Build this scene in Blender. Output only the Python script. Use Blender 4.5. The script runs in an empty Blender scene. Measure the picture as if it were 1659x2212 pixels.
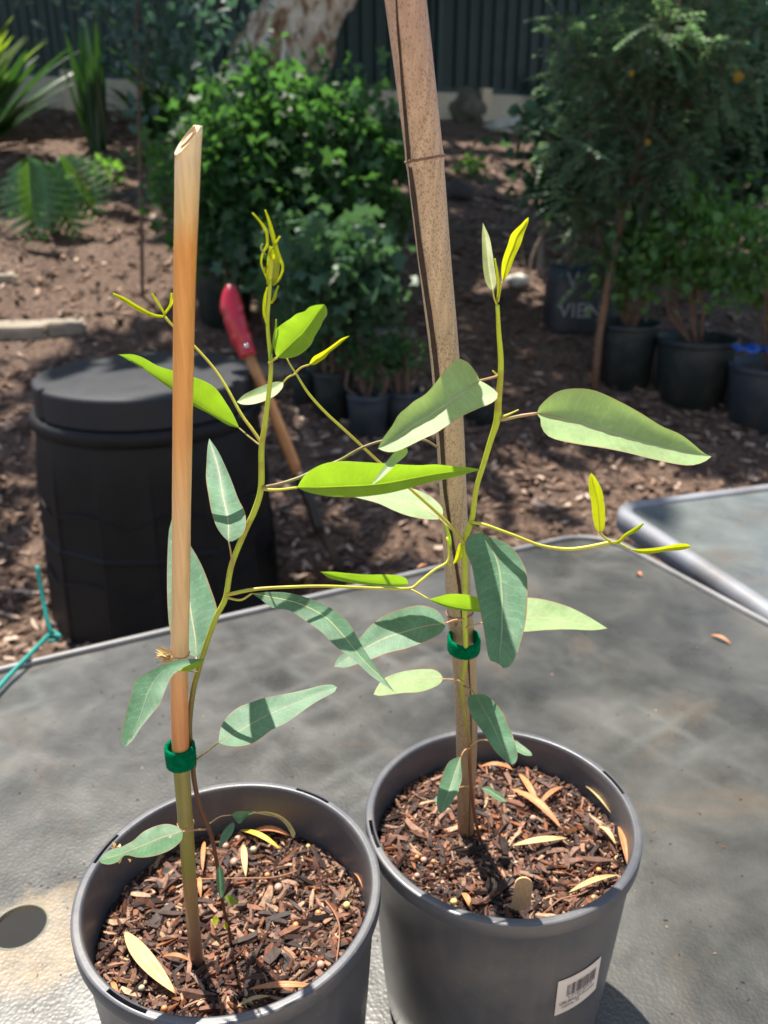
import bpy, bmesh, math, random
import numpy as np
from mathutils import Vector, Matrix, noise as mnoise
random.seed(7); rng = np.random.default_rng(7)
S = bpy.context.scene
C = S.collection
R = math.radians

# ------------------------------------------------------------------ camera, sky, sun
F, PITCH, CAMZ = 1800.0, R(22.4), 1.379
SP, CP = math.sin(PITCH), math.cos(PITCH)
cam = bpy.data.objects.new('camera', bpy.data.cameras.new('camera')); C.objects.link(cam)
cam.location = (0, 0, CAMZ); cam.rotation_euler = (R(90) - PITCH, 0, 0)
cam.data.sensor_fit = 'VERTICAL'; cam.data.sensor_height = 36.0
cam.data.lens = F / 2212 * 36.0
cam.data.clip_start = 0.01; cam.data.clip_end = 400
cam.data.dof.use_dof = True; cam.data.dof.focus_distance = 0.47; cam.data.dof.aperture_fstop = 9.5
S.camera = cam
SUN_EL, SUN_AZ = 69.0, 27.0            # elevation; degrees left of straight ahead (+Y)
w = bpy.data.worlds.new('World'); S.world = w; w.use_nodes = True
nt = w.node_tree; nt.nodes.clear()
sky = nt.nodes.new('ShaderNodeTexSky'); sky.sky_type = 'NISHITA'; sky.sun_disc = False
sky.sun_elevation = R(SUN_EL); sky.sun_rotation = R(-SUN_AZ)
bg = nt.nodes.new('ShaderNodeBackground'); bg.inputs[1].default_value = 0.11
wo = nt.nodes.new('ShaderNodeOutputWorld')
nt.links.new(sky.outputs[0], bg.inputs[0]); nt.links.new(bg.outputs[0], wo.inputs[0])
ce, se = math.cos(R(SUN_EL)), math.sin(R(SUN_EL))
TOSUN = Vector((-math.sin(R(SUN_AZ)) * ce, math.cos(R(SUN_AZ)) * ce, se))
sl = bpy.data.lights.new('sun', 'SUN'); sl.energy = 5.0; sl.angle = R(0.53); sl.color = (1.0, 0.94, 0.85)
so = bpy.data.objects.new('sun', sl); C.objects.link(so)
so.rotation_euler = TOSUN.to_track_quat('Z', 'Y').to_euler()
vs = S.view_settings; vs.view_transform = 'Standard'; vs.look = 'None'; vs.exposure = 1.05; vs.gamma = 1
vs.use_white_balance = True; vs.white_balance_temperature = 6650
S.cycles.max_bounces = 8; S.cycles.transparent_max_bounces = 8
S.cycles.use_denoising = True

# ------------------------------------------------------------------ the photograph's pixels -> places
def ray(px, py):
    v = (py - 1106) / F
    return Vector(((px - 829.5) / F, CP - v * SP, -(SP + v * CP)))      # per unit of depth
def at(px, py, Y):
    d = ray(px, py); return Vector((0, 0, CAMZ)) + d * (Y / d.y)
def on_z(px, py, z):
    d = ray(px, py); return Vector((0, 0, CAMZ)) + d * ((z - CAMZ) / d.z)
def depth(P):
    return P.y * CP - (P.z - CAMZ) * SP
VW = {'d': (1, 0, 0), 'A': (.5, 0, 553), 'B': (.5, 829.5, 553), 'C': (.5, 0, 1106), 'D': (.5, 829.5, 1106),
      'E': (.5, 0, 1659), 'L': (.5, 829.5, 1659), 'G': (.2315, 438.9, 384), 'H': (.2315, 768, 713.1),
      'I': (.26455, 822.9, 1042.3), 'F': (.26455, 329.1, 1316.6), 'J': (.2315, 877.7, 1426.3), 'K': (.26455, 877.7, 54.86)}
def vw(view, pts):
    s, a, b = VW[view]; return [(p[0] * s + a, p[1] * s + b) + tuple(p[2:]) for p in pts]
FK, FY0 = 0.466, 9.34
def sm(a, b, x):
    t = min(1, max(0, (x - a) / (b - a))); return t * t * (3 - 2 * t)
def gz(X, Y):
    u = Y - FK * X * sm(3, 8, Y)
    u = min(u, 10.5)
    z = 0.292 * max(0, u - 2.9)
    return z + 0.02 * mnoise.noise((X * 1.7, Y * 1.7, 0)) * sm(2.4, 3.5, Y)
def on_ground(px, py):
    d = ray(px, py); t = 1.2
    for k in range(4000):
        P = Vector((0, 0, CAMZ)) + d * t
        if P.z <= gz(P.x, P.y): return P
        t += 0.005
    return P

# ------------------------------------------------------------------ objects
def tag(o, label=None, cat=None, group=None, kind=None):
    if label: o['label'] = label
    if cat: o['category'] = cat
    if group: o['group'] = group
    if kind: o['kind'] = kind
    return o
def empty(name, loc, label, cat, group=None):
    o = bpy.data.objects.new(name, None); C.objects.link(o); o.location = loc
    o.empty_display_size = 0.05
    return tag(o, label, cat, group)
class MB:
    def __init__(s): s.v = []; s.f = []; s.m = []; s.uv = []; s.n = 0
    def add(s, v, f, m=0, uv=None):
        o = s.n; s.v.extend(v); s.n += len(v)
        for q in f:
            s.f.append([i + o for i in q]); s.m.append(m)
            s.uv.append([uv[i] for i in q] if uv else [(0, 0)] * len(q))
    def build(s, name, mats, parent=None, smooth=True, origin=None, sharp=0):
        me = bpy.data.meshes.new(name)
        org = Vector(origin) if origin is not None else (Vector(parent.location) if parent else Vector((0, 0, 0)))
        if parent and parent.type != 'EMPTY': org = Vector(parent.get('org', (0, 0, 0)))
        me.from_pydata([Vector(p) - org for p in s.v], [], s.f)
        if not isinstance(mats, (list, tuple)): mats = [mats]
        for m in mats: me.materials.append(m)
        me.polygons.foreach_set('material_index', s.m)
        me.polygons.foreach_set('use_smooth', [smooth] * len(s.f))
        l = me.uv_layers.new(name='uv')
        l.data.foreach_set('uv', [c for q in s.uv for p in q for c in p])
        me.update()
        if smooth and sharp: me.set_sharp_from_angle(angle=R(sharp))
        o = bpy.data.objects.new(name, me); C.objects.link(o)
        o['org'] = tuple(org)
        if parent:
            o.parent = parent
        else:
            o.location = org
        return o
    # shapes
    def box(s, c, sx, sy, sz, M=None, m=0, ch=0.0):
        v = []
        for x in (-1, 1):
            for y in (-1, 1):
                for z in (-1, 1):
                    p = Vector((x * sx / 2, y * sy / 2, z * sz / 2))
                    if M is not None: p = M @ p
                    v.append(Vector(c) + p)
        s.add(v, [(0, 1, 3, 2), (4, 6, 7, 5), (0, 4, 5, 1), (2, 3, 7, 6), (0, 2, 6, 4), (1, 5, 7, 3)], m)
    def lathe(s, prof, c=(0, 0, 0), seg=48, m=0, a0=0, fn=None, cap=False):
        v = []; f = []; n = len(prof)
        for i in range(seg):
            a = a0 + 2 * math.pi * i / seg
            for k, (r, z) in enumerate(prof):
                if fn: r, z = fn(k, a, r, z)
                v.append((c[0] + r * math.cos(a), c[1] + r * math.sin(a), c[2] + z))
        for i in range(seg):
            j = (i + 1) % seg
            for k in range(n - 1):
                f.append((i * n + k, j * n + k, j * n + k + 1, i * n + k + 1))
        if cap:
            f.append([i * n for i in range(seg)][::-1]); f.append([i * n + n - 1 for i in range(seg)])
        s.add(v, f, m)
    def tube(s, pts, rads, seg=10, m=0, cap=True, shape=None, v0=0.0):
        n = len(pts); pts = [Vector(p) for p in pts]; v = []; uv = []; f = []
        up = Vector((0.13, -0.97, 0.2)); L = 0
        t0 = (pts[1] - pts[0]).normalized()
        a = t0.cross(up).normalized(); 
        for i in range(n):
            t = (pts[min(i + 1, n - 1)] - pts[max(i - 1, 0)])
            if t.length < 1e-9: t = t0.copy()
            t.normalize()
            a = (a - t * a.dot(t)).normalized(); b = t.cross(a)
            if i: L += (pts[i] - pts[i - 1]).length
            for k in range(seg):
                an = 2 * math.pi * k / seg
                r = rads[i]
                if shape: r = shape(i, k, an, r)
                v.append(pts[i] + a * (math.cos(an) * r) + b * (math.sin(an) * r)); uv.append((k / seg, v0 + L))
        for i in range(n - 1):
            for k in range(seg):
                j = (k + 1) % seg
                f.append((i * seg + k, i * seg + j, (i + 1) * seg + j, (i + 1) * seg + k))
        if cap:
            f.append(list(range(seg))[::-1]); f.append([(n - 1) * seg + k for k in range(seg)])
        s.add(v, f, m, uv)
def spline(P, n):
    """Catmull-Rom through P (tuples), resampled evenly by length to n points."""
    P = [np.array(p, float) for p in P]
    if len(P) == 2: P = [P[0], (P[0] + P[1]) / 2, P[1]]
    Q = [2 * P[0] - P[1]] + P + [2 * P[-1] - P[-2]]; out = []
    for i in range(1, len(Q) - 2):
        for t in np.linspace(0, 1, 12, endpoint=False):
            a, b, c, d = Q[i - 1:i + 3]
            out.append(.5 * ((2 * b) + (c - a) * t + (2 * a - 5 * b + 4 * c - d) * t * t + (3 * b - a - 3 * c + d) * t ** 3))
    out.append(P[-1]); out = np.array(out)
    L = np.concatenate([[0], np.cumsum(np.linalg.norm(np.diff(out[:, :2], axis=0), axis=1))])
    s = np.linspace(0, L[-1], n)
    return np.stack([np.interp(s, L, out[:, k]) for k in range(out.shape[1])], 1)

# ------------------------------------------------------------------ materials
def mat(name):
    m = bpy.data.materials.new(name); m.use_nodes = True
    t = m.node_tree; b = t.nodes['Principled BSDF']
    return m, t, b, t.nodes['Material Output']
def N(t, kind, **kw):
    n = t.nodes.new(kind)
    for k, v in kw.items():
        if k.startswith('i_'):
            key = k[2:]; key = int(key) if key.isdigit() else key
            n.inputs[key].default_value = v
        else: setattr(n, k, v)
    return n
def ramp(t, stops, fac=None, interp='LINEAR'):
    r = t.nodes.new('ShaderNodeValToRGB'); r.color_ramp.interpolation = interp
    e = r.color_ramp.elements
    while len(e) < len(stops): e.new(0.5)
    for k, (p, c) in enumerate(stops):
        e[k].position = p; e[k].color = (c[0], c[1], c[2], 1) if len(c) == 3 else c
    if fac is not None: t.links.new(fac, r.inputs[0])
    return r
def noise(t, scale, detail=4, rough=.55, vec=None, dist=0):
    n = N(t, 'ShaderNodeTexNoise'); n.inputs['Scale'].default_value = scale; n.inputs['Detail'].default_value = detail
    n.inputs['Roughness'].default_value = rough; n.inputs['Distortion'].default_value = dist
    if vec is not None: t.links.new(vec, n.inputs['Vector'])
    return n
def mixc(t, a, b, f, mode='MIX'):
    m = N(t, 'ShaderNodeMix', data_type='RGBA', blend_type=mode)
    for s_, x in ((m.inputs[0], f), (m.inputs[6], a), (m.inputs[7], b)):
        if hasattr(x, 'links') or hasattr(x, 'is_output'): t.links.new(x, s_)
        else: s_.default_value = x if not isinstance(x, tuple) or len(x) == 4 else (*x, 1)
    return m.outputs[2]
def bump(t, b, h, strength=.3, dist=.001):
    bm = N(t, 'ShaderNodeBump'); bm.inputs['Strength'].default_value = strength; bm.inputs['Distance'].default_value = dist
    t.links.new(h, bm.inputs['Height']); t.links.new(bm.outputs[0], b.inputs['Normal']); return bm
def math_(t, op, a, b=None, c=None):
    n = N(t, 'ShaderNodeMath', operation=op)
    for k, x in enumerate((a, b, c)):
        if x is None: continue
        if hasattr(x, 'is_output'): t.links.new(x, n.inputs[k])
        else: n.inputs[k].default_value = x
    return n.outputs[0]
def simple(name, col, rough=.6, var=.25, scale=20, bumps=0, metal=0, bscale=None, col2=None, spec=.5):
    m, t, b, o = mat(name)
    tc = N(t, 'ShaderNodeTexCoord')
    n = noise(t, scale, 5, .6, tc.outputs['Object'])
    c2 = col2 or tuple(x * (1 - var) for x in col); c1 = tuple(min(1, x * (1 + var)) for x in col) if not col2 else col
    r = ramp(t, [(.3, c2), (.7, c1)], n.outputs[0])
    t.links.new(r.outputs[0], b.inputs['Base Color'])
    b.inputs['Roughness'].default_value = rough; b.inputs['Metallic'].default_value = metal
    b.inputs['Specular IOR Level'].default_value = spec
    if bumps:
        n2 = noise(t, bscale or scale * 4, 5, .6, tc.outputs['Object']); bump(t, b, n2.outputs[0], bumps, .002)
    return m
def leafmat(name, col, tcol, tr=.4, vein=(.5, .6, .3), edge=None, rough=.45, var=.25, vs=20, spec=.4, blue=None, vstr=.5):
    """A thin leaf: reflecting and translucent, midrib, side veins and margin drawn along its own uv."""
    m, t, b, out = mat(name)
    uv = N(t, 'ShaderNodeUVMap'); sp = N(t, 'ShaderNodeSeparateXYZ'); t.links.new(uv.outputs[0], sp.inputs[0])
    tc = N(t, 'ShaderNodeTexCoord'); n = noise(t, 60, 5, .6, tc.outputs['Object'])
    nf = noise(t, 350, 3, .6, tc.outputs['Object'])
    u = math_(t, 'ABSOLUTE', math_(t, 'MULTIPLY', math_(t, 'SUBTRACT', sp.outputs[0], .5), 2))
    nd = math_(t, 'MULTIPLY', math_(t, 'SUBTRACT', n.outputs[0], .5), .16)
    ph = math_(t, 'FRACT', math_(t, 'MULTIPLY', math_(t, 'ADD', math_(t, 'SUBTRACT', sp.outputs[1], math_(t, 'MULTIPLY', u, .10)), nd), vs))
    sv = math_(t, 'LESS_THAN', math_(t, 'ABSOLUTE', math_(t, 'SUBTRACT', ph, .5)), .055)
    mid = math_(t, 'LESS_THAN', u, .035)
    inner = math_(t, 'LESS_THAN', u, .9)
    sv = math_(t, 'MULTIPLY', math_(t, 'MULTIPLY', sv, math_(t, 'MULTIPLY', n.outputs[0], vstr * .7)), inner)
    vm = math_(t, 'MAXIMUM', sv, math_(t, 'MULTIPLY', mid, vstr * 1.5))
    vo = N(t, 'ShaderNodeTexVoronoi', feature='DISTANCE_TO_EDGE'); vo.inputs['Scale'].default_value = 420
    t.links.new(tc.outputs['Object'], vo.inputs['Vector'])
    net = math_(t, 'MULTIPLY', math_(t, 'LESS_THAN', vo.outputs['Distance'], .05), vstr * .12)
    vm = math_(t, 'MINIMUM', math_(t, 'MAXIMUM', vm, net), 1)
    c0 = tuple(x * (1 - var) for x in col); c1 = tuple(x * (1 + var) for x in col)
    rc = ramp(t, [(.3, c0), (.7, c1)], n.outputs[0]).outputs[0]
    fine = math_(t, 'MULTIPLY', math_(t, 'SUBTRACT', nf.outputs[0], .5), .5)
    nb_ = noise(t, 28, 5, .65, tc.outputs['Object']); fine = math_(t, 'ADD', fine, math_(t, 'MULTIPLY', math_(t, 'SUBTRACT', nb_.outputs[0], .5), .9)); hsv = N(t, 'ShaderNodeHueSaturation'); t.links.new(rc, hsv.inputs['Color']); t.links.new(math_(t, 'ADD', fine, 1), hsv.inputs['Value'])
    rc = mixc(t, hsv.outputs[0], vein, vm)
    ns = noise(t, 130, 2, .5, tc.outputs['Object']); rc = mixc(t, rc, (.36, .36, .27), math_(t, 'MULTIPLY', math_(t, 'GREATER_THAN', ns.outputs[0], .735), .6))
    if edge: rc = mixc(t, rc, edge, math_(t, 'MULTIPLY', math_(t, 'GREATER_THAN', math_(t, 'ADD', u, nd), .955), .8))
    t.links.new(rc, b.inputs['Base Color']); b.inputs['Roughness'].default_value = rough; b.inputs['Specular IOR Level'].default_value = spec
    tl = N(t, 'ShaderNodeBsdfTranslucent')
    tcol2 = mixc(t, ramp(t, [(.3, tuple(x * .8 for x in tcol)), (.7, tcol)], n.outputs[0]).outputs[0], tuple(min(1, x * 1.35) for x in tcol), vm)
    t.links.new(tcol2, tl.inputs[0])
    mx = N(t, 'ShaderNodeMixShader'); mx.inputs[0].default_value = tr
    t.links.new(b.outputs[0], mx.inputs[1]); t.links.new(tl.outputs[0], mx.inputs[2]); t.links.new(mx.outputs[0], out.inputs[0])
    bump(t, b, math_(t, 'SUBTRACT', n.outputs[0], math_(t, 'MULTIPLY', vm, .4)), .35, .0006)
    return m
def foliage(name, col, tcol, tr=.35, var=.45, rough=.45, spec=.5):
    m, t, b, out = mat(name)
    g = N(t, 'ShaderNodeNewGeometry'); 
    c0 = tuple(x * (1 - var) for x in col); c1 = tuple(x * (1 + var) for x in col)
    r = ramp(t, [(0, c0), (.6, col), (1, c1)], g.outputs['Random Per Island'])
    t.links.new(r.outputs[0], b.inputs['Base Color']); b.inputs['Roughness'].default_value = rough; b.inputs['Specular IOR Level'].default_value = spec
    tl = N(t, 'ShaderNodeBsdfTranslucent'); tl.inputs[0].default_value = (*tcol, 1)
    mx = N(t, 'ShaderNodeMixShader'); mx.inputs[0].default_value = tr
    t.links.new(b.outputs[0], mx.inputs[1]); t.links.new(tl.outputs[0], mx.inputs[2]); t.links.new(mx.outputs[0], out.inputs[0])
    return m
def zramp(name, stops, z0, z1, rough=.45, streak=.25, speck=0, sscale=(350, 350, 12), spec=.5, bumps=.1):
    """A cane or stem whose own colour changes along its height (stops in 0..1 between z0 and z1)."""
    m, t, b, o = mat(name)
    g = N(t, 'ShaderNodeNewGeometry'); sp = N(t, 'ShaderNodeSeparateXYZ'); t.links.new(g.outputs['Position'], sp.inputs[0])
    mp = N(t, 'ShaderNodeMapping'); mp.inputs['Scale'].default_value = sscale; t.links.new(g.outputs['Position'], mp.inputs[0])
    n = noise(t, 1, 5, .6, mp.outputs[0]); n2 = noise(t, 25, 4, .6, g.outputs['Position'])
    zz = math_(t, 'DIVIDE', math_(t, 'SUBTRACT', sp.outputs[2], z0), z1 - z0)
    zz = math_(t, 'ADD', zz, math_(t, 'MULTIPLY', math_(t, 'SUBTRACT', n2.outputs[0], .5), .06))
    c = ramp(t, stops, zz).outputs[0]
    if name.startswith('stem'): c = mixc(t, c, (.26, .08, .03), math_(t, 'MULTIPLY', ramp(t, [(.54, (0, 0, 0)), (.66, (1, 1, 1))], noise(t, 70, 4, .6, g.outputs['Position']).outputs[0]).outputs[0], .45))
    c = mixc(t, c, ramp(t, [(.3, (.35, .3, .25)), (.7, (1, 1, 1))], n.outputs[0]).outputs[0], streak, 'MULTIPLY')
    if speck:
        mp3 = N(t, 'ShaderNodeMapping'); mp3.inputs['Scale'].default_value = (1100, 1100, 700); t.links.new(g.outputs['Position'], mp3.inputs[0])
        n3 = noise(t, 1, 2, .5, mp3.outputs[0]); n4 = noise(t, 22, 4, .6, g.outputs['Position'])
        k = math_(t, 'MULTIPLY', ramp(t, [(.70, (0, 0, 0)), (.78, (1, 1, 1))], math_(t, 'ADD', n3.outputs[0], math_(t, 'MULTIPLY', n4.outputs[0], .3))).outputs[0], speck)
        c = mixc(t, c, (.06, .03, .02), k)
    t.links.new(c, b.inputs['Base Color']); b.inputs['Roughness'].default_value = rough; b.inputs['Specular IOR Level'].default_value = spec
    bump(t, b, n.outputs[0], bumps, .001)
    return m

GLAUC = leafmat('glaucous_leaf', (.096, .208, .122), (.16, .38, .07), .30, vein=(.38, .50, .32), edge=(.30, .16, .09), vs=17, spec=.35, rough=.5)
DARKL = leafmat('dark_leaf', (.07, .17, .08), (.12, .32, .06), .25, vein=(.28, .38, .22), edge=(.28, .12, .07), vs=17, rough=.5)
PALE = leafmat('pale_leaf', (.30, .44, .20), (.48, .70, .14), .42, vein=(.55, .6, .42), edge=(.45, .30, .16), vs=18, rough=.5, var=.12)
LIME = leafmat('lime_leaf', (.22, .36, .04), (.40, .70, .02), .68, vein=(.45, .55, .10), edge=(.5, .5, .22), vs=30, rough=.4, var=.12)
YELL = leafmat('young_leaf', (.42, .50, .03), (.80, .86, .01), .72, vein=(.6, .6, .08), edge=(.55, .40, .10), vs=22, rough=.4, var=.08, vstr=.3)
DRY = leafmat('dry_leaf_tan', (.62, .44, .20), (.6, .38, .12), .2, vein=(.5, .33, .14), vs=0.01, rough=.5, var=.2, vstr=.5)
DRYO = leafmat('dry_leaf_orange', (.52, .22, .09), (.6, .22, .06), .2, vein=(.4, .15, .06), vs=0.01, rough=.5, var=.25, vstr=.5)
STEML = zramp('stem_left', [(0, (.10, .035, .02)), (.28, (.13, .055, .03)), (.42, (.20, .17, .04)), (.55, (.40, .48, .04)), (1, (.50, .60, .04))], .87, 1.39, .45, .15)
STEMR = zramp('stem_right', [(0, (.13, .04, .02)), (.22, (.16, .055, .03)), (.34, (.28, .26, .05)), (.5, (.44, .52, .04)), (1, (.54, .64, .03))], .88, 1.33, .45, .15)
TWIG = simple('young_twig', (.52, .56, .05), .45, .15, 60, col2=(.42, .34, .06))
PINK = simple('pink_petiole', (.45, .20, .12), .5, .3, 80, col2=(.40, .33, .12))
OLIVE = simple('olive_petiole', (.26, .28, .07), .5, .3, 80, col2=(.20, .10, .05))
PLAST = None
def plastic(name, col, rough=.42, dust=.5, spec=.4):
    m, t, b, o = mat(name); tc = N(t, 'ShaderNodeTexCoord')
    n = noise(t, 14, 6, .65, tc.outputs['Object']); n2 = noise(t, 160, 3, .6, tc.outputs['Object'])
    f = math_(t, 'MULTIPLY', ramp(t, [(.45, (0, 0, 0)), (.8, (1, 1, 1))], n.outputs[0]).outputs[0], dust)
    c = mixc(t, col, (.16, .145, .125), f)
    mps = N(t, 'ShaderNodeMapping'); mps.inputs['Scale'].default_value = (60, 60, 5); t.links.new(tc.outputs['Object'], mps.inputs[0]); ns = noise(t, 1, 5, .65, mps.outputs[0])
    c = mixc(t, c, (.19, .17, .145), math_(t, 'MULTIPLY', ramp(t, [(.52, (0, 0, 0)), (.72, (1, 1, 1))], ns.outputs[0]).outputs[0], dust * .3))
    v3 = noise(t, 420, 2, .5, tc.outputs['Object'])
    c = mixc(t, c, (.25, .23, .2), math_(t, 'MULTIPLY', math_(t, 'GREATER_THAN', v3.outputs[0], .70), dust * .6))
    t.links.new(c, b.inputs['Base Color']); b.inputs['Specular IOR Level'].default_value = spec
    t.links.new(math_(t, 'ADD', math_(t, 'MULTIPLY', n.outputs[0], .3), rough - .12), b.inputs['Roughness'])
    bump(t, b, n2.outputs[0], .12, .0006); return m
POTG = plastic('grey_pot_plastic', (.064, .068, .080), .36, .6, .75)
BINP = plastic('bin_plastic', (.006, .0065, .008), .55, .05, .3)
BPOT = plastic('black_pot_plastic', (.018, .030, .032), .5, .25)
BPOT2 = plastic('blue_black_pot_plastic', (.035, .05, .065), .5, .3)

# ------------------------------------------------------------------ ground, fence, wall
def build_ground():
    xs = sorted(set([-60, -30, -16] + list(np.round(np.arange(-9, 9.01, .1), 3)) + [16, 30, 60]))
    ys = sorted(set([-40, -15, -6, -3, 0, 1] + list(np.round(np.arange(1.6, 11.01, .1), 3)) + [14, 20, 40, 90]))
    v = [(x, y, gz(x, y) + (.012 * mnoise.noise((x * 9, y * 9, 3)))) for y in ys for x in xs]
    n = len(xs)
    f = [(j * n + i, j * n + i + 1, (j + 1) * n + i + 1, (j + 1) * n + i) for j in range(len(ys) - 1) for i in range(n - 1)]
    m, t, b, o = mat('mulch_ground'); tc = N(t, 'ShaderNodeTexCoord')
    n1 = noise(t, 45, 6, .7, tc.outputs['Object']); n2 = noise(t, 3, 4, .6, tc.outputs['Object'])
    c = ramp(t, [(.3, (.05, .032, .022)), (.5, (.165, .105, .075)), (.68, (.36, .25, .18)), (.8, (.56, .42, .32))], n1.outputs[0]).outputs[0]
    c = mixc(t, c, ramp(t, [(.35, (.55, .5, .45)), (.7, (1, 1, 1))], n2.outputs[0]).outputs[0], .7, 'MULTIPLY')
    t.links.new(c, b.inputs['Base Color']); b.inputs['Roughness'].default_value = .95
    bump(t, b, n1.outputs[0], .9, .03)
    mb = MB(); mb.add(v, f); tag(mb.build('ground', m), kind='structure')
build_ground()
def added_paving():
    m = simple('paver', (.30, .26, .22), .9, .25, 6, .4); mb = MB(); mb2 = MB()
    for i in range(-6, 9):
        for j in range(-6, 5):
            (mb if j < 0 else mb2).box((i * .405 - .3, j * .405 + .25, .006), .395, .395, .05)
    tag(mb.build('added_paving', m, smooth=False), kind='structure')  # unseen pale pavers behind the camera, added to bounce sun
    tag(mb2.build('shade_paving', simple('shade_paver', (.007, .007, .007), .85, .3, 6, .4), smooth=False), kind='structure')  # pavers coloured near black to stand for shade seen through the table hole
added_paving()
def bounce_wall():
    # unseen cream wall, added behind the camera to bounce sun onto the shaded sides
    e = empty('added_bounce_wall', (0, -2.35, 0), 'added unseen cream wall bouncing sun onto the patio', 'added_bounce_wall')
    m = simple('cream_render', (.66, .61, .52), .9, .06, 3, .3); mb = MB()
    for (x0, x1, z0, z1) in ((-6, -2.6, 0, 3), (-2.6, -1.2, 0, .9), (-2.6, -1.2, 2.1, 3), (-1.2, 2.2, 0, 3), (2.2, 3.1, 2.1, 3), (3.1, 6, 0, 3)):
        mb.box(((x0 + x1) / 2, -2.45, (z0 + z1) / 2), x1 - x0, .2, z1 - z0)
    mb.build('wall', m, e, smooth=False)
    fr = simple('window_frame', (.6, .6, .6), .4, .05, 5); gl = simple('window_glass', (.03, .035, .04), .08, .1, 5)
    mb = MB(); mb.box((-1.9, -2.47, 1.5), 1.36, .02, 1.16); mb.build('window', gl, e, smooth=False)
    mb = MB()
    for x in (-2.57, -1.9, -1.23): mb.box((x, -2.42, 1.5), .05, .06, 1.16)
    for z in (.93, 2.07): mb.box((-1.9, -2.415, z), 1.29, .05, .05)
    mb.build('window_frame', fr, e, smooth=False)
    mb = MB(); mb.box((2.65, -2.46, 1.05), .86, .05, 2.06); mb.build('door', simple('door_paint', (.35, .33, .3), .5, .1, 5), e, smooth=False)
bounce_wall()
def islandcol(name, cols, rough=.85, spec=.3):
    m, t, b, o = mat(name); g = N(t, 'ShaderNodeNewGeometry')
    k = len(cols); r = ramp(t, [(i / k, c) for i, c in enumerate(cols)], g.outputs['Random Per Island'], 'CONSTANT')
    mp = N(t, 'ShaderNodeTexCoord'); n = noise(t, 300, 4, .6, mp.outputs['Object'])
    c = mixc(t, r.outputs[0], ramp(t, [(.35, (.45, .4, .38)), (.65, (1.1, 1.1, 1.1))], n.outputs[0]).outputs[0], .7, 'MULTIPLY')
    t.links.new(c, b.inputs['Base Color']); b.inputs['Roughness'].default_value = rough; b.inputs['Specular IOR Level'].default_value = spec
    bump(t, b, n.outputs[0], .4, .001); return m
def chip(mb, P, L, W, T, M, m=0):
    """One splinter of bark: an irregular bar tapering to both ends."""
    v = []; 
    bend = random.uniform(-.12, .12) * L
    for i, (x, s) in enumerate(((-.5, random.uniform(.25, .9)), (-.17, 1), (.2, random.uniform(.8, 1.1)), (.5, random.uniform(.2, .8)))):
        off = bend * (1 - 4 * x * x)
        for (a, b) in ((-1, -1), (1, -1), (1, 1), (-1, 1)):
            v.append(Vector(P) + M @ Vector((x * L, (a * W * .5) * s * random.uniform(.8, 1.2) + off, b * T * .5 * s * random.uniform(.8, 1.2))))
    f = [(3, 2, 1, 0), (12, 13, 14, 15)]
    for i in range(3):
        for k in range(4):
            j = (k + 1) % 4; f.append((i * 4 + k, i * 4 + j, i * 4 + 4 + j, i * 4 + 4 + k))
    mb.add(v, f, m)
def rotm(rz, ry=0, rx=0):
    return Matrix.Rotation(rz, 3, 'Z') @ Matrix.Rotation(ry, 3, 'Y') @ Matrix.Rotation(rx, 3, 'X')
LITTER = islandcol('litter', [(.11, .065, .044), (.18, .115, .08), (.29, .19, .135), (.43, .30, .22), (.13, .08, .055), (.64, .50, .39), (.25, .18, .14), (.06, .04, .03)])
mb = MB()
for i in range(15000):
    if i < 11000: Y = 2.2 + 6.8 * random.random() ** 1.3
    else: Y = random.uniform(1.6, 4.2)
    X = random.uniform(-.62, .62) * (Y + .6)
    L = random.uniform(.02, .07) * (.6 + Y * .1)
    z = gz(X, Y) + .012 * mnoise.noise((X * 9, Y * 9, 3))
    chip(mb, (X, Y, z + .006 + random.random() * .012), L, L * random.uniform(.15, .4), L * .1, rotm(random.uniform(0, 6.3), random.gauss(0, .25), random.gauss(0, .4)))
tag(mb.build('bark_mulch', LITTER, smooth=False), 'brown bark chips and dry leaf litter covering the garden slope', 'mulch', kind='stuff')

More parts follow.
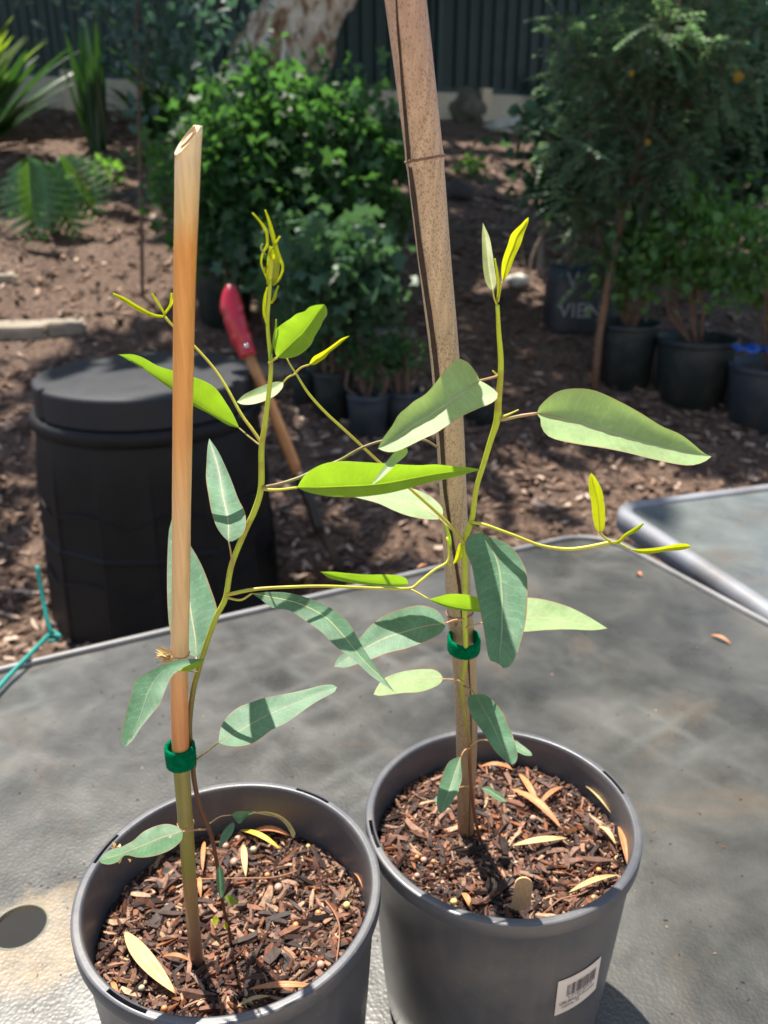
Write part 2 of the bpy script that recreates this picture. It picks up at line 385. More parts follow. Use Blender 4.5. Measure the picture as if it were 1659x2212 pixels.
fd = Vector((1, FK, 0)).normalized(); fn = Vector((fd.y, -fd.x, 0))          # along the fence; towards the camera
def fp(s, z=0, off=0):
    X0 = Vector((0, FY0, 0)); p = X0 + fd * s + fn * off; return Vector((p.x, p.y, z))
def wz(s): return 2.14 + s * .0
def build_fence():
    g = simple('green_steel', (.010, .030, .027), .42, .2, 6, spec=.4)
    g2 = simple('green_steel_post', (.016, .045, .04), .45, .2, 6)
    e = empty('steel_fence', fp(0, 2.1), 'dark green corrugated steel fence standing on the pale retaining wall', 'fence')
    s = -9.0; W = 2.4; 
    while s < 10:
        mb = MB(); v = []; f = []; x = 0
        prof = []
        while x < W:
            prof += [(x, 0), (x + .035, 0), (x + .05, .03), (x + .10, .03), (x + .115, 0)]; x += .15
        for (a, o) in prof:
            for z in (2.13, 3.65): v.append(fp(s + min(a, W), z, o))
        for i in range(len(prof) - 1): f.append((2 * i, 2 * i + 2, 2 * i + 3, 2 * i + 1))
        mb.add(v, f); mb.build('panel', g, e, smooth=False)
        mb = MB(); M = Matrix.Rotation(math.atan2(fd.y, fd.x), 3, 'Z')
        mb.box(fp(s, 2.905, .02), .06, .08, 1.61, M); mb.build('post', g2, e, smooth=False)
        for zr in (2.125, 3.67): mb = MB(); mb.box(fp(s + W / 2, zr, .01), W - .07, .07, .05, M); mb.build('rail', g2, e, smooth=False)
        s += W
    c = simple('concrete', (.68, .60, .45), .85, .2, 5, .3, col2=(.52, .45, .33))
    cp = simple('concrete_post', (.66, .54, .38), .85, .15, 5, .3)
    w = empty('retaining_wall', fp(0, 1.8), 'low cream concrete sleeper retaining wall below the green fence', 'wall')
    k = 0
    posts = [-7.4, -5.2, -3.02, -.95, 1.12, 3.2, 5.3, 7.4]
    for i in range(len(posts) - 1):
        a, b = posts[i], posts[i + 1]
        for h in (0, 1):
            mb = MB(); zt = 2.10 - .21 * h
            mb.box(fp((a + b) / 2, zt - .103, .05), b - a - .10, .08, .204, M); mb.build('sleeper', c, w, smooth=False)
        mb = MB(); mb.box(fp((a + b) / 2, zt - .42, .05), b - a - .10, .08, .40, M); mb.build('sleeper', c, w, smooth=False)
    for p in posts:
        mb = MB(); mb.box(fp(p, 1.84, .075), .11, .15, .62, M); mb.build('post', cp, w, smooth=False)
build_fence()

# ------------------------------------------------------------------ foliage builders
def cards(mb, P, D, Nn, L, W, fold=.25, m=0, lobed=False):
    """One small leaf: two folded halves from P along D, facing Nn."""
    D = D.normalized(); s = D.cross(Nn).normalized(); n = s.cross(D)
    if not lobed:
        a = P; b = P + D * L
        mid1 = P + D * L * .35; mid2 = P + D * L * .7 - n * L * .06
        v = [a, mid1 + s * W + n * fold * W, mid2 + s * W * .75 + n * fold * W, b - n * L * .12, mid2 - s * W * .75 + n * fold * W, mid1 - s * W + n * fold * W, mid1, mid2]
        f = [(0, 1, 6), (1, 2, 7, 6), (2, 3, 7), (0, 6, 5), (6, 7, 4, 5), (7, 3, 4)]
        mb.add(v, f, m)
    else:
        v = [P]; k = 9
        for i in range(k):
            an = -2.1 + 4.2 * i / (k - 1); r = L * (1.0 if i % 2 == 0 else .62) * (1 - .22 * abs(an) / 2.1)
            v.append(P + D * (r * math.cos(an)) + s * (r * math.sin(an)) + n * (fold * .4 * r * (1 if i % 2 else -.3)))
        mb.add(v, [(0, i + 1, i + 2) for i in range(k - 1)], m)
def rvec():
    while True:
        v = Vector((random.uniform(-1, 1), random.uniform(-1, 1), random.uniform(-1, 1)))
        if .05 < v.length < 1: return v.normalized()
SUNNY = []
def in_gap(q):
    for g, r in SUNNY:
        d = q - g; k = d.dot(TOSUN)
        if k > 0 and (d - TOSUN * k).length < r: return True
    return False
def crown(c, rad, nclump, nleaf, L, W, clump=.18, lobed=False, up=.6, shell=.5, fold=.25, droop=0, gaps=False):
    mb = MB(); c = Vector(c)
    for i in range(nclump):
        d = rvec(); r = shell + (1 - shell) * random.random(); r *= random.uniform(.8, 1.1)
        q = c + Vector((d.x * rad[0] * r, d.y * rad[1] * r, d.z * rad[2] * r))
        cs = clump * random.uniform(.5, 1.4)
        if gaps and in_gap(q): continue
        for k in range(int(nleaf * random.uniform(.5, 1.5))):
            P = q + Vector((random.gauss(0, cs), random.gauss(0, cs), random.gauss(0, cs * .7)))
            D = (rvec() + (P - q) * (1.5 / max(cs, 1e-3)) * .4 + Vector((0, 0, -droop)))
            if D.length < .01: continue
            if gaps and in_gap(P): continue
            Nn = rvec() + Vector((0, 0, up))
            s = random.uniform(.45, 1.5)
            cards(mb, P, D, Nn, L * s, W * s, fold, 0, lobed)
    return mb
BARK = simple('sapling_bark', (.16, .10, .07), .85, .3, 30, .4)
BARKG = simple('grey_stake_wood', (.22, .2, .19), .85, .25, 30, .3)
def limb_mesh(mb, pts, r0, r1, seg=7, n=None):
    n = n or max(4, len(pts) * 3)
    q = spline([tuple(p) for p in pts], n)
    q3 = [Vector(x) for x in q]
    mb.tube(q3, [r0 + (r1 - r0) * i / (n - 1) for i in range(n)], seg)

# ------------------------------------------------------------------ overhanging trees (they shade the slope)
for (px_, py_, r_) in ((50, 640, .42), (190, 610, .45), (310, 570, .36), (90, 900, .25), (40, 700, .35), (240, 500, .25), (900, 1100, .25), (60, 500, .25), (1090, 280, .5), (1120, 330, .4), (1130, 610, .36), (30, 330, .35), (150, 420, .22), (930, 330, .25), (60, 1150, .2), (1250, 950, .2), (330, 660, .25)):
    SUNNY.append((on_ground(px_, py_), r_))
for (P_, r_) in ((Vector((-.74, 2.5, .8)), .30), (Vector((-1.2, 2.3, 0)), .3), (at(480, 330, 4.4), .28), (at(620, 420, 4.5), .22), (at(1560, 470, 3.4), .5), (at(1400, 420, 3.4), .4), (at(1500, 150, 3.3), .6), (at(1250, 120, 3.3), .45), (at(1180, 350, 3.6), .3), (at(760, 250, 4.4), .3), (at(450, 180, 4.6), .25), (at(620, 200, 4.6), .35), (at(160, 200, 6.8), .4), (at(20, 140, 7), .5), (at(620, 40, 7.2), .5), (at(700, 560, 3.8), .2), (at(1620, 560, 3.2), .3), (at(500, 640, 2.6), .2)):
    SUNNY.append((P_, r_))
def paperbark():
    base = on_ground(600, 232); base.y = max(base.y, 7.2); base.x = (605 - 829.5) / F * depth(Vector((0, base.y, 1.9))); base.z = gz(base.x, base.y)
    e = empty('paperbark_tree', base, 'big leaning paperbark tree with peeling cream bark before the green fence', 'tree')
    m, t, b, o = mat('paper_bark'); g = N(t, 'ShaderNodeNewGeometry')
    mp = N(t, 'ShaderNodeMapping'); mp.inputs['Scale'].default_value = (4.5, 4.5, 1.8); mp.inputs['Rotation'].default_value = (0, .35, 0); t.links.new(g.outputs['Position'], mp.inputs[0])
    n1 = noise(t, 1, 6, .65, mp.outputs[0], 1.2)
    c = ramp(t, [(.32, (.12, .06, .035)), (.42, (.34, .21, .13)), (.48, (.66, .52, .40)), (.58, (.82, .75, .66)), (.66, (.60, .44, .32)), (.74, (.30, .18, .11))], n1.outputs[0]).outputs[0]
    t.links.new(c, b.inputs['Base Color']); b.inputs['Roughness'].default_value = .9; bump(t, b, n1.outputs[0], 1, .05)
    P = [base + Vector((-.08, 0, -.15)), base + Vector((-.02, 0, .25)), base + Vector((.22, 0, .75)), base + Vector((.52, .1, 1.5)), base + Vector((.3, .3, 2.6)), base + Vector((.1, .3, 3.6))]
    q = [Vector(x) for x in spline([tuple(p) for p in P], 40)]
    def shp(i, k, an, r):
        return r * (1 + .22 * mnoise.noise((math.cos(an) * 1.6 + i * .04, math.sin(an) * 1.6, i * .12)) + .10 * mnoise.noise((math.cos(an) * 5, math.sin(an) * 5, i * .35)) + .06 * (1 if (int(an * 3 + i * .35) % 3 == 0) else 0))
    mb = MB(); mb.tube(q, [.44 - .16 * (i / 39) + .10 * max(0, 1 - i / 6) for i in range(40)], 40, shape=shp); mb.build('trunk', m, e)
    mb = MB()
    for k in range(60):
        i = random.randint(3, 34); an = random.uniform(0, 6.28); r = .46 - .2 * i / 39
        dd = Vector((math.cos(an), math.sin(an), 0)); p = q[i] + dd * r * 1.04; s_ = Vector((-dd.y, dd.x, 0)); up_ = Vector((.25, 0, 1)).normalized()
        h = random.uniform(.1, .35); ww = random.uniform(.03, .09)
        v = []
        for a in range(5):
            tt = a / 4; o_ = dd * (.015 + .10 * tt * tt * random.uniform(.5, 1.2))
            v += [p + up_ * (h * (.5 - tt)) - s_ * ww * (1 - .5 * tt) + o_, p + up_ * (h * (.5 - tt)) + s_ * ww * (1 - .4 * tt) + o_ * 1.1]
        mb.add(v, [(2 * a, 2 * a + 1, 2 * a + 3, 2 * a + 2) for a in range(4)])
    o = mb.build('peeling_bark', m, e); o['kind'] = 'stuff'
    top = q[-1]; mb = MB()
    for k in range(9):
        an = k * .7; L = random.uniform(2.5, 5)
        limb_mesh(mb, [top - Vector((0, 0, random.uniform(0, 1.2))), top + Vector((math.cos(an) * L * .5, math.sin(an) * L * .45 - .4, .8)), top + Vector((math.cos(an) * L, math.sin(an) * L * .75 - .8, random.uniform(.6, 1.6)))], .14, .03)
    mb.build('limb', m, e)
    fm = foliage('canopy_leaf', (.05, .09, .03), (.10, .2, .02), .3)
    mb = crown((base.x + .6, 7.3, 5.6), (6.2, 3.7, .9), 270, 40, .26, .055, .33, shell=.05, up=.8, gaps=True)
    mc = crown((.6, 4.75, 5.0), (4.6, 1.35, .55), 120, 40, .24, .055, .33, shell=.05, up=.8, gaps=True)
    mb.add(mc.v, mc.f); mb.build('crown', fm, e)
paperbark()
def neighbour():
    e = empty('shade_tree', (5.6, 6.2, gz(5.6, 6.2)), 'tall tree leaning over the potted shrubs from beside the fence', 'tree')
    mb = MB(); b = Vector(e.location)
    limb_mesh(mb, [b - Vector((0, 0, .2)), b + Vector((-.1, 0, 1.5)), b + Vector((-.5, -.2, 3.2)), b + Vector((-1.2, -.4, 4.4))], .16, .07, 12)
    for k in range(6):
        limb_mesh(mb, [b + Vector((-.5, -.2, 3.0)), b + Vector((-1 - random.random(), random.uniform(-1.5, 1.5), 3.8)), b + Vector((-2.4, random.uniform(-2, 2), 4.4))], .07, .02)
    mb.build('trunk', BARK, e)
    mb = crown((4.6, 5.6, 5.2), (2.6, 2.4, .9), 95, 40, .22, .05, .3, shell=.05, up=.8, gaps=True)
    mb.build('crown', foliage('shade_leaf', (.05, .10, .03), (.1, .2, .02), .3), e)
neighbour()

# ------------------------------------------------------------------ background plants
GREEN1 = foliage('bush_leaf', (.050, .118, .046), (.11, .30, .05), .42, .6, rough=.5, spec=.3)
GREEN2 = foliage('feathery_leaf', (.14, .22, .15), (.25, .46, .17), .45, spec=.3)
GREEN3 = foliage('light_bush_leaf', (.10, .20, .07), (.24, .52, .06), .45, .6, spec=.4)
GREEN4 = foliage('deep_leaf', (.062, .13, .072), (.11, .25, .08), .32, rough=.45, spec=.3)
STRAP = foliage('strap_leaf', (.035, .085, .03), (.06, .18, .02), .25, rough=.35)
STRAPY = foliage('yellow_strap_leaf', (.10, .16, .025), (.28, .42, .02), .42)
def bush(name, label, cat, px, py, Y, wpx, hpx, mt, ncl, nl, L, W, group=None, lobed=False, stem_to=None, clump=.09, shell=.4, droop=0, up=.6):
    P = at(px, py, Y); sc = depth(P) / F
    g = gz(P.x, Y)
    b = Vector((P.x, Y, g)) if stem_to is None else Vector(stem_to)
    e = empty(name, b, label, cat, group)
    mb = crown(P, (wpx * sc, wpx * sc * .8, hpx * sc), ncl, nl, L, W, clump, lobed, up, shell, droop=droop); mb.build('foliage', mt, e)
    mb = MB()
    for k in range(9):
        d = rvec(); limb_mesh(mb, [b + Vector((random.gauss(0, .015), random.gauss(0, .015), -.03)), b * .5 + P * .5 + Vector((random.gauss(0, .05), random.gauss(0, .05), 0)), P + Vector((d.x * wpx * sc * .6, d.y * wpx * sc * .5, abs(d.z) * hpx * sc * .7))], .010, .003, 5)
    mb.build('stem', BARK, e)
    return e
GB = 'leafy shrubs growing on the slope'
bush('leafy_shrub', 'broad leafy green shrub left of centre, right of the drooping strap plant', 'shrub', 478, 400, 4.6, 105, 175, GREEN1, 110, 22, .043, .024, GB, True)
bush('leafy_shrub', 'tallest leafy green shrub, directly below the paperbark trunk', 'shrub', 625, 330, 4.9, 120, 195, GREEN1, 135, 22, .043, .024, GB, True)
bush('leafy_shrub', 'leafy green shrub between the paperbark trunk and the thick cane', 'shrub', 760, 370, 4.7, 100, 190, GREEN1, 115, 22, .043, .024, GB, True)
bush('leafy_shrub', 'low dark leafy shrub behind the small seedling pots', 'shrub', 735, 610, 3.9, 95, 90, GREEN4, 80, 24, .05, .026, GB, True)
bush('leafy_shrub', 'low dark leafy shrub under the tallest shrub, by the black pots', 'shrub', 590, 540, 4.5, 100, 70, GREEN4, 60, 24, .05, .026, GB, True)
def strap_plant(name, label, px, py, n, Lr, Wd, mt, lean=(0, 0, 1), spread=.8, droop=.6, Y=None, grp=None, cat='plant'):
    P = on_ground(px, py) if Y is None else at(px, py, Y)
    if Y is not None: P.z = gz(P.x, P.y)
    e = empty(name, P, label, cat, grp); mb = MB()
    for i in range(n):
        an = random.uniform(0, 6.28); tl = random.uniform(.1, 1) * spread
        D = (Vector((math.cos(an) * tl, math.sin(an) * tl, 1)) + Vector(lean) * .4).normalized()
        L = random.uniform(*Lr); W = Wd * random.uniform(.7, 1.2); side = D.cross(Vector((math.cos(an + .3), math.sin(an + .3), .1))).normalized()
        side = Vector((0, 0, 1)).cross(Vector((math.cos(an), math.sin(an), 0))).normalized().lerp(side, .3).normalized()
        v = []; k = 8; p = P + Vector((random.gauss(0, .03), random.gauss(0, .03), -.02)); d = D.copy()
        for j in range(k + 1):
            t_ = j / k; ww = W * (.6 + 1.2 * t_ if t_ < .35 else 1.03 * (1 - ((t_ - .35) / .65) ** 2.2)) + .001
            nrm = side.cross(d).normalized()
            v += [p - side * ww + nrm * ww * .4, p, p + side * ww + nrm * ww * .4]
            d = (d + Vector((math.cos(an) * .3, math.sin(an) * .3, -1)) * droop * t_ / k * 1.6).normalized(); p = p + d * L / k
        f = []
        for j in range(k): f += [(3 * j, 3 * j + 1, 3 * j + 4, 3 * j + 3), (3 * j + 1, 3 * j + 2, 3 * j + 5, 3 * j + 4)]
        mb.add(v, f)
    mb.build('leaves', mt, e); return e
strap_plant('strap_leaf_plant', 'yellow-green strap-leaved plant at the left edge above the mulch', -120, 340, 34, (.8, 1.3), .055, STRAPY, (1.0, 0, 0), .8, .5, cat='plant')
strap_plant('strap_leaf_plant', 'dark strap-leaved plant behind the yellow-green one at the left edge', -60, 330, 26, (.7, 1.2), .045, STRAP, (1.1, 0, 0), .9, .6, cat='plant')
strap_plant('snake_plant', 'clump of upright dark blades before the low cream wall', 215, 325, 30, (.5, .95), .045, STRAP, (0, 0, 0), .25, .05, cat='plant')
strap_plant('flax_plant', 'arching dark strap plant between the thin sapling and the leafy shrubs', 420, 300, 60, (.6, 1.1), .028, STRAP, (0, 0, 0), 1.0, 1.0, cat='plant')
strap_plant('flax_plant', 'small arching dark plant in front of the wall by the thin sapling', 340, 300, 26, (.4, .7), .025, STRAP, (0, 0, 0), 1.0, 1.0, cat='plant')
strap_plant('strap_leaf_plant', 'dark spiky plant under the leaning paperbark trunk', 560, 260, 24, (.5, .9), .03, STRAP, (0, 0, 0), .8, .5, cat='plant')
strap_plant('grass_tuft', 'dark grassy tuft at the foot of the fence right of the thick cane', 1150, 262, 60, (.35, .7), .010, foliage('tuft', (.03, .045, .015), (.06, .09, .01), .2), (0, 0, 0), .9, .9, cat='plant')
for i, (px, py, lb) in enumerate(((335, 360, 'small pale-leaved seedling on the mulch beside the thin sapling'), (230, 395, 'small leafy seedling on the mulch right of the split-leaf plant'), (365, 420, 'small leafy seedling just left of the leafy shrubs'), (1010, 380, 'small green seedling right of the thick cane on dark mulch'))):
    P = on_ground(px, py); e = empty('ground_plant', P, lb, 'plant', 'small seedlings on the mulch')
    crown(P + Vector((0, 0, .08)), (.16, .14, .08), 9, 9, .06, .024, .04, shell=.2).build('foliage', GREEN3, e)
    mb = MB(); limb_mesh(mb, [P - Vector((0, 0, .03)), P + Vector((0, 0, .12))], .005, .003); mb.build('stem', BARK, e)

def thin_sapling():
    P = on_ground(306, 640); Y = P.y
    e = empty('thin_sapling', P, 'thin bare-trunked sapling with dark blue-green leaves above the compost bin', 'tree')
    mb = MB(); tp = [at(304, 400, Y), at(300, 200, Y), at(297, 60, Y), at(292, -90, Y)]
    limb_mesh(mb, [P - Vector((0, 0, .05)), at(306, 520, Y)] + tp, .012, .008, 8); mb.build('trunk', BARK, e)
    mb = MB()
    limb_mesh(mb, [at(300, 230, Y), at(318, 120, Y), at(330, 30, Y), at(340, -60, Y)], .007, .003); mb.build('branch', BARK, e)
    mb = MB()
    for (px, py, n, s) in ((300, 20, 60, .10), (390, 45, 70, .12), (230, 10, 40, .12), (430, 110, 40, .09), (300, 90, 50, .09), (340, 160, 36, .08), (300, 240, 20, .05), (100, -20, 40, .12), (470, 30, 40, .1), (380, 120, 40, .1)):
        q = at(px, py, Y + random.uniform(-.2, .2))
        for k in range(n):
            p_ = q + Vector((random.gauss(0, s), random.gauss(0, s), random.gauss(0, s * .6)))
            cards(mb, p_, rvec() + Vector((0, 0, -.3)), rvec() + Vector((0, 0, .8)), random.uniform(.05, .09), random.uniform(.014, .024))
    mb.build('foliage', foliage('sapling_leaf', (.07, .125, .105), (.1, .24, .12), .3, rough=.5, spec=.3), e)
thin_sapling()

def split_leaf_plant():
    P = on_ground(110, 505); e = empty('philodendron', P, 'deeply split glossy philodendron leaves above the stone edging on the left', 'plant')
    m = leafmat('split_leaf', (.085, .20, .06), (.2, .45, .05), .36, vein=(.2, .34, .1), vs=10, rough=.3, spec=.6)
    for (bx, by, tx, ty, wpx, dy) in ((60, 338, 82, 525, 95, -.12), (125, 338, 215, 470, 78, .1), (160, 380, 10, 450, 70, .05), (100, 350, 170, 520, 60, .0)):
        Y = P.y + dy; n = 11; mb = MB(); v = []; f = []; uv = []
        ax = np.array([tx - bx, ty - by]); L = np.linalg.norm(ax); ax = ax / L; pe = np.array([-ax[1], ax[0]])
        for i in range(n + 1):
            t = i / n; c = np.array([bx, by]) + ax * L * t
            c = c + pe * 4 * math.sin(t * 3)
            v.append(at(c[0], c[1], Y - .12 * t * t)); uv.append((.5, t))
        mid0 = len(v)
        for sd in (-1, 1):
            for i in range(n):
                t = (i + .5) / n; wd = wpx * math.sin(math.pi * min(1, .12 + t * .95)) ** .7
                c = np.array([bx, by]) + ax * L * (t + .12) + pe * sd * wd * random.uniform(.9, 1.05); 
                c1 = np.array([bx, by]) + ax * L * (t + .02) + pe * sd * wd * .42; c2 = np.array([bx, by]) + ax * L * (t + .112) + pe * sd * wd * .55
                a = len(v); v += [at(c[0], c[1], Y - .12 * t * t + .07), at(c1[0], c1[1], Y - .12 * t * t - .01), at(c2[0], c2[1], Y - .12 * t * t - .01)]
                uv += [(.5 + sd * .45, t), (.5 + sd * .25, t), (.5 + sd * .25, t + .05)]
                f += [(i, a + 1, a + 2, i + 1), (a + 1, a, a + 2)]
        mb.add(v, f, 0, uv); mb.build('leaf', m, e)
        mb = MB(); limb_mesh(mb, [P + Vector((0, 0, -.03)), P * .5 + at(bx, by, Y) * .5 + Vector((.04, 0, .1)), at(bx, by, Y)], .008, .005); mb.build('leaf_stalk', BARKG, e)
split_leaf_plant()

def acacia():
    Pb = on_ground(1284, 838); e = empty('feathery_tree', Pb, 'feathery-leaved young tree with a leaning brown trunk in front of the potted shrubs', 'tree')
    Y = Pb.y
    path = [Pb - Vector((0, 0, .05)), at(1292, 740, Y), at(1318, 590, Y + .02), at(1352, 440, Y + .05), at(1385, 330, Y + .08), at(1420, 200, Y + .12), at(1450, 90, Y + .15), at(1475, -60, Y + .2)]
    mb = MB(); limb_mesh(mb, path, .020, .014, 9, 40); mb.build('trunk', simple('acacia_bark', (.20, .115, .075), .8, .3, 40, .4), e)
    mb = MB(); fr = MB()
    def frond(p, D, L, n):
        D = D.normalized(); up = Vector((0, 0, 1)); s = D.cross(up)
        if s.length < .1: s = Vector((1, 0, 0))
        s.normalize(); q = p.copy(); d = D.copy()
        pts = [q.copy()]
        for i in range(n):
            q = q + d * (L / n); d = (d + Vector((0, 0, -.07)) + rvec() * .08).normalized(); pts.append(q.copy())
            for sd in (-1, 1):
                cards(fr, q, s * sd + d * .5 + Vector((0, 0, -.15)), up + s * .3 * sd + rvec() * .3, random.uniform(.022, .034), random.uniform(.006, .011), .1)
        mb.tube([pts[0], pts[len(pts) // 2], pts[-1]], [.002, .0018, .001], 4)
    anchors = []
    # main branches sweeping out
    for (a, tgt, Yt) in ((3, (1180, 300), -.15), (4, (1210, 60), .1), (4, (1600, 240), .1), (5, (1230, 150), .0), (5, (1650, 60), .2), (5, (1500, 20), .1), (6, (1320, -60), .1), (6, (1700, -80), .3), (3, (1560, 400), .0), (2, (1230, 420), -.05), (3, (1480, 330), -.2), (4, (1350, 40), .4), (5, (1560, 140), -.2), (4, (1240, 230), .3), (2, (1400, 520), .1), (3, (1640, 480), .1), (5, (1420, 60), -.2), (4, (1640, 160), -.1), (4, (1500, 260), .15), (3, (1330, 380), .2)):
        p0 = path[a]; p1 = at(tgt[0], tgt[1], Y + .1 + Yt)
        mid = p0.lerp(p1, .5) + Vector((0, 0, .08)); q = [Vector(x) for x in spline([tuple(p0), tuple(mid), tuple(p1)], 14)]
        mb.tube(q, [.007 - .0045 * i / 13 for i in range(14)], 5)
        for i in range(1, 14):
            for k in range(5):
                D = rvec() + (p1 - p0).normalized() * .5 + Vector((0, -.2, -.35))
                frond(q[i] + rvec() * .05, D, random.uniform(.13, .26), random.randint(7, 11))
    mb.build('branch', BARK, e); fr.build('foliage', GREEN2, e)
    mb = MB(); P = at(1597, 152, Y - .05); ym = foliage('yellowed', (.45, .26, .02), (.6, .35, .02), .4)
    for (a, b_, l_, w_) in ((1597, 152, .05, .026), (1365, 150, .03, .012), (1400, 300, .03, .012)):
        mb = MB(); cards(mb, at(a, b_, Y - .1), Vector((0, .1, -1)), Vector((0, -1, .3)), l_, w_); mb.build('yellow_leaf', ym, e)
acacia()
bush('leafy_shrub', 'dark leafy mass of shrub behind the feathery tree at the right edge', 'shrub', 1560, 260, 5.6, 260, 240, GREEN4, 200, 30, .07, .03, GB)
bush('leafy_shrub', 'dark leafy shrub left of the leaning brown trunk', 'shrub', 1260, 330, 5.2, 110, 150, GREEN4, 110, 26, .06, .028, GB)
bush('leafy_shrub', 'dense dark shrub near the fence at the top right', 'shrub', 1450, 90, 6.6, 200, 170, GREEN4, 160, 30, .08, .03, GB)

def dry_twigs():
    P = on_ground(1140, 600); Y = P.y
    e = empty('dead_twiggy_plant', P, 'dead grey twiggy seedling right of the thick cane', 'plant')
    m = simple('dead_twig', (.34, .27, .20), .85, .25, 40)
    mb = MB(); limb_mesh(mb, [P, at(1155, 540, Y), at(1195, 470, Y), at(1225, 430, Y)], .010, .004, 6)
    limb_mesh(mb, [P + Vector((-.01, 0, 0)), at(1128, 545, Y), at(1122, 500, Y)], .006, .003, 6)
    mb.build('stem', m, e); mb = MB()
    for k in range(70):
        a = at(random.uniform(1190, 1240), random.uniform(400, 480), Y + random.uniform(-.1, .1)); d = rvec() + Vector((.3, 0, .5))
        limb_mesh(mb, [a, a + d * .06, a + d * .12 + rvec() * .03], .0022, .001, 4, 5)
    mb.build('twigs', m, e)
dry_twigs()
def stake(name, label, pts, r, mt, grp=None):
    P = on_ground(*pts[0]); Y = P.y; e = None
    mb = MB(); limb_mesh(mb, [P - Vector((0, 0, .05))] + [at(a, b, Y) for a, b in pts[1:]], r, r * .9, 8)
    o = mb.build(name, mt, origin=P); return tag(o, label, 'stake', grp)
stake('garden_stake', 'grey wooden stake standing right of the thick cane before the fence', [(1166, 600), (1175, 420), (1193, 200)], .020, BARKG, 'stakes on the slope')
stake('garden_stake', 'grey stake half hidden in the leafy shrub left of the thick cane', [(765, 560), (765, 400), (760, 235)], .013, BARKG, 'stakes on the slope')
stake('garden_stake', 'tan cane standing in the middle leafy shrub', [(588, 640), (586, 480), (582, 330)], .012, simple('tan_cane', (.30, .20, .10), .7, .2, 20), 'stakes on the slope')
STONE = simple('edging_stone', (.30, .26, .20), .9, .25, 9, .6, col2=(.19, .165, .13))
def block(name, label, corners, top, Hh, D, mt, grp, cat='stone'):
    (x0, y0), (x1, y1) = corners; a = on_ground(x0, y0); b = on_ground(x1, y1); d = (b - a); L = d.length; ang = math.atan2(d.y, d.x)
    c = (a + b) / 2 + Vector((-math.sin(ang) * D / 2, math.cos(ang) * D / 2, 0)); c.z = (a.z + b.z) / 2
    bm = bmesh.new(); bmesh.ops.create_cube(bm, size=1)
    bmesh.ops.scale(bm, vec=(L, D, Hh), verts=bm.verts); bmesh.ops.subdivide_edges(bm, edges=bm.edges, cuts=3, use_grid_fill=True)
    bmesh.ops.bevel(bm, geom=[e_ for e_ in bm.edges if e_.is_boundary or e_.calc_face_angle(0) > .5], offset=.012, segments=2, affect='EDGES')
    for v in bm.verts: v.co += Vector([mnoise.noise(v.co * 6 + Vector((k * 9 + L, 0, 0))) * .014 for k in range(3)])
    me = bpy.data.meshes.new(name); bm.to_mesh(me); bm.free(); me.materials.append(mt)
    o = bpy.data.objects.new(name, me); C.objects.link(o); o.location = (c.x, c.y, c.z + Hh / 2 - .03); o.rotation_euler = (0, 0, ang)
    return tag(o, label, cat, grp)
GE = 'edging blocks on the slope'
block('edging_stone', 'long pale stone edging block left of the compost bin lid', [(-120, 738), (100, 732)], 0, .10, .22, STONE, GE)
block('edging_stone', 'short pale edging block touching the long one behind the compost bin', [(104, 732), (186, 722)], 0, .10, .22, STONE, GE)
block('edging_stone', 'pale edging stone at the left edge above the long block', [(-80, 622), (38, 612)], 0, .09, .2, STONE, GE)
DSTONE = simple('dark_timber', (.10, .085, .07), .9, .3, 12, .5)
block('timber_edging', 'dark timber edging behind the thin sapling and the cane tip', [(170, 436), (410, 434)], 0, .09, .14, DSTONE, GE, 'timber')
block('timber_edging', 'dark timber edging low behind the leafy shrubs right of the thick cane', [(985, 505), (1130, 512)], 0, .08, .14, DSTONE, GE, 'timber')
block('timber_edging', 'grey timber edging behind the small seedling pots', [(600, 735), (900, 730)], 0, .07, .14, simple('grey_timber', (.18, .16, .14), .9, .3, 12, .5), GE, 'timber')
block('edging_stone', 'pale block by the red tool handle behind the compost bin', [(545, 815), (640, 822)], 0, .08, .16, STONE, GE)
def rock(name, label, px, py, r, mt, sq=.6, grp=None, lift=.3):
    P = on_ground(px, py); bm = bmesh.new(); bmesh.ops.create_icosphere(bm, subdivisions=3, radius=r)
    for v in bm.verts:
        v.co = v.co * (1 + .35 * mnoise.noise(v.co * (2.2 / r) + Vector((px, 0, 0))) + .1 * mnoise.noise(v.co * (7 / r))); v.co.z *= sq
    me = bpy.data.meshes.new(name); bm.to_mesh(me); bm.free(); me.materials.append(mt)
    for p in me.polygons: p.use_smooth = True
    o = bpy.data.objects.new(name, me); C.objects.link(o); o.location = P + Vector((0, 0, r * sq * lift)); return tag(o, label, 'rock', grp)
DR = simple('dark_rock', (.07, .06, .055), .9, .3, 10, .6)
PR = simple('pale_rock', (.62, .60, .52), .8, .15, 10, .4)
GR = 'rocks on the slope'
rock('rock', 'dark rounded rock right of the thick cane', 985, 425, .14, DR, .6, GR)
rock('rock', 'bright sunlit pale flat rock below the retaining wall', 1098, 282, .24, PR, .35, GR)
rock('rock', 'brown mossy stump-like rock against the retaining wall', 1000, 252, .22, simple('mossy_rock', (.12, .11, .08), .9, .4, 10, .6), .95, GR)
rock('rock', 'small pale rock beside the dead twiggy seedling', 1118, 612, .075, PR, .6, GR)
rock('rock', 'small dark rock just left of the thick cane, below the shrubs', 905, 520, .09, DR, .6, GR)

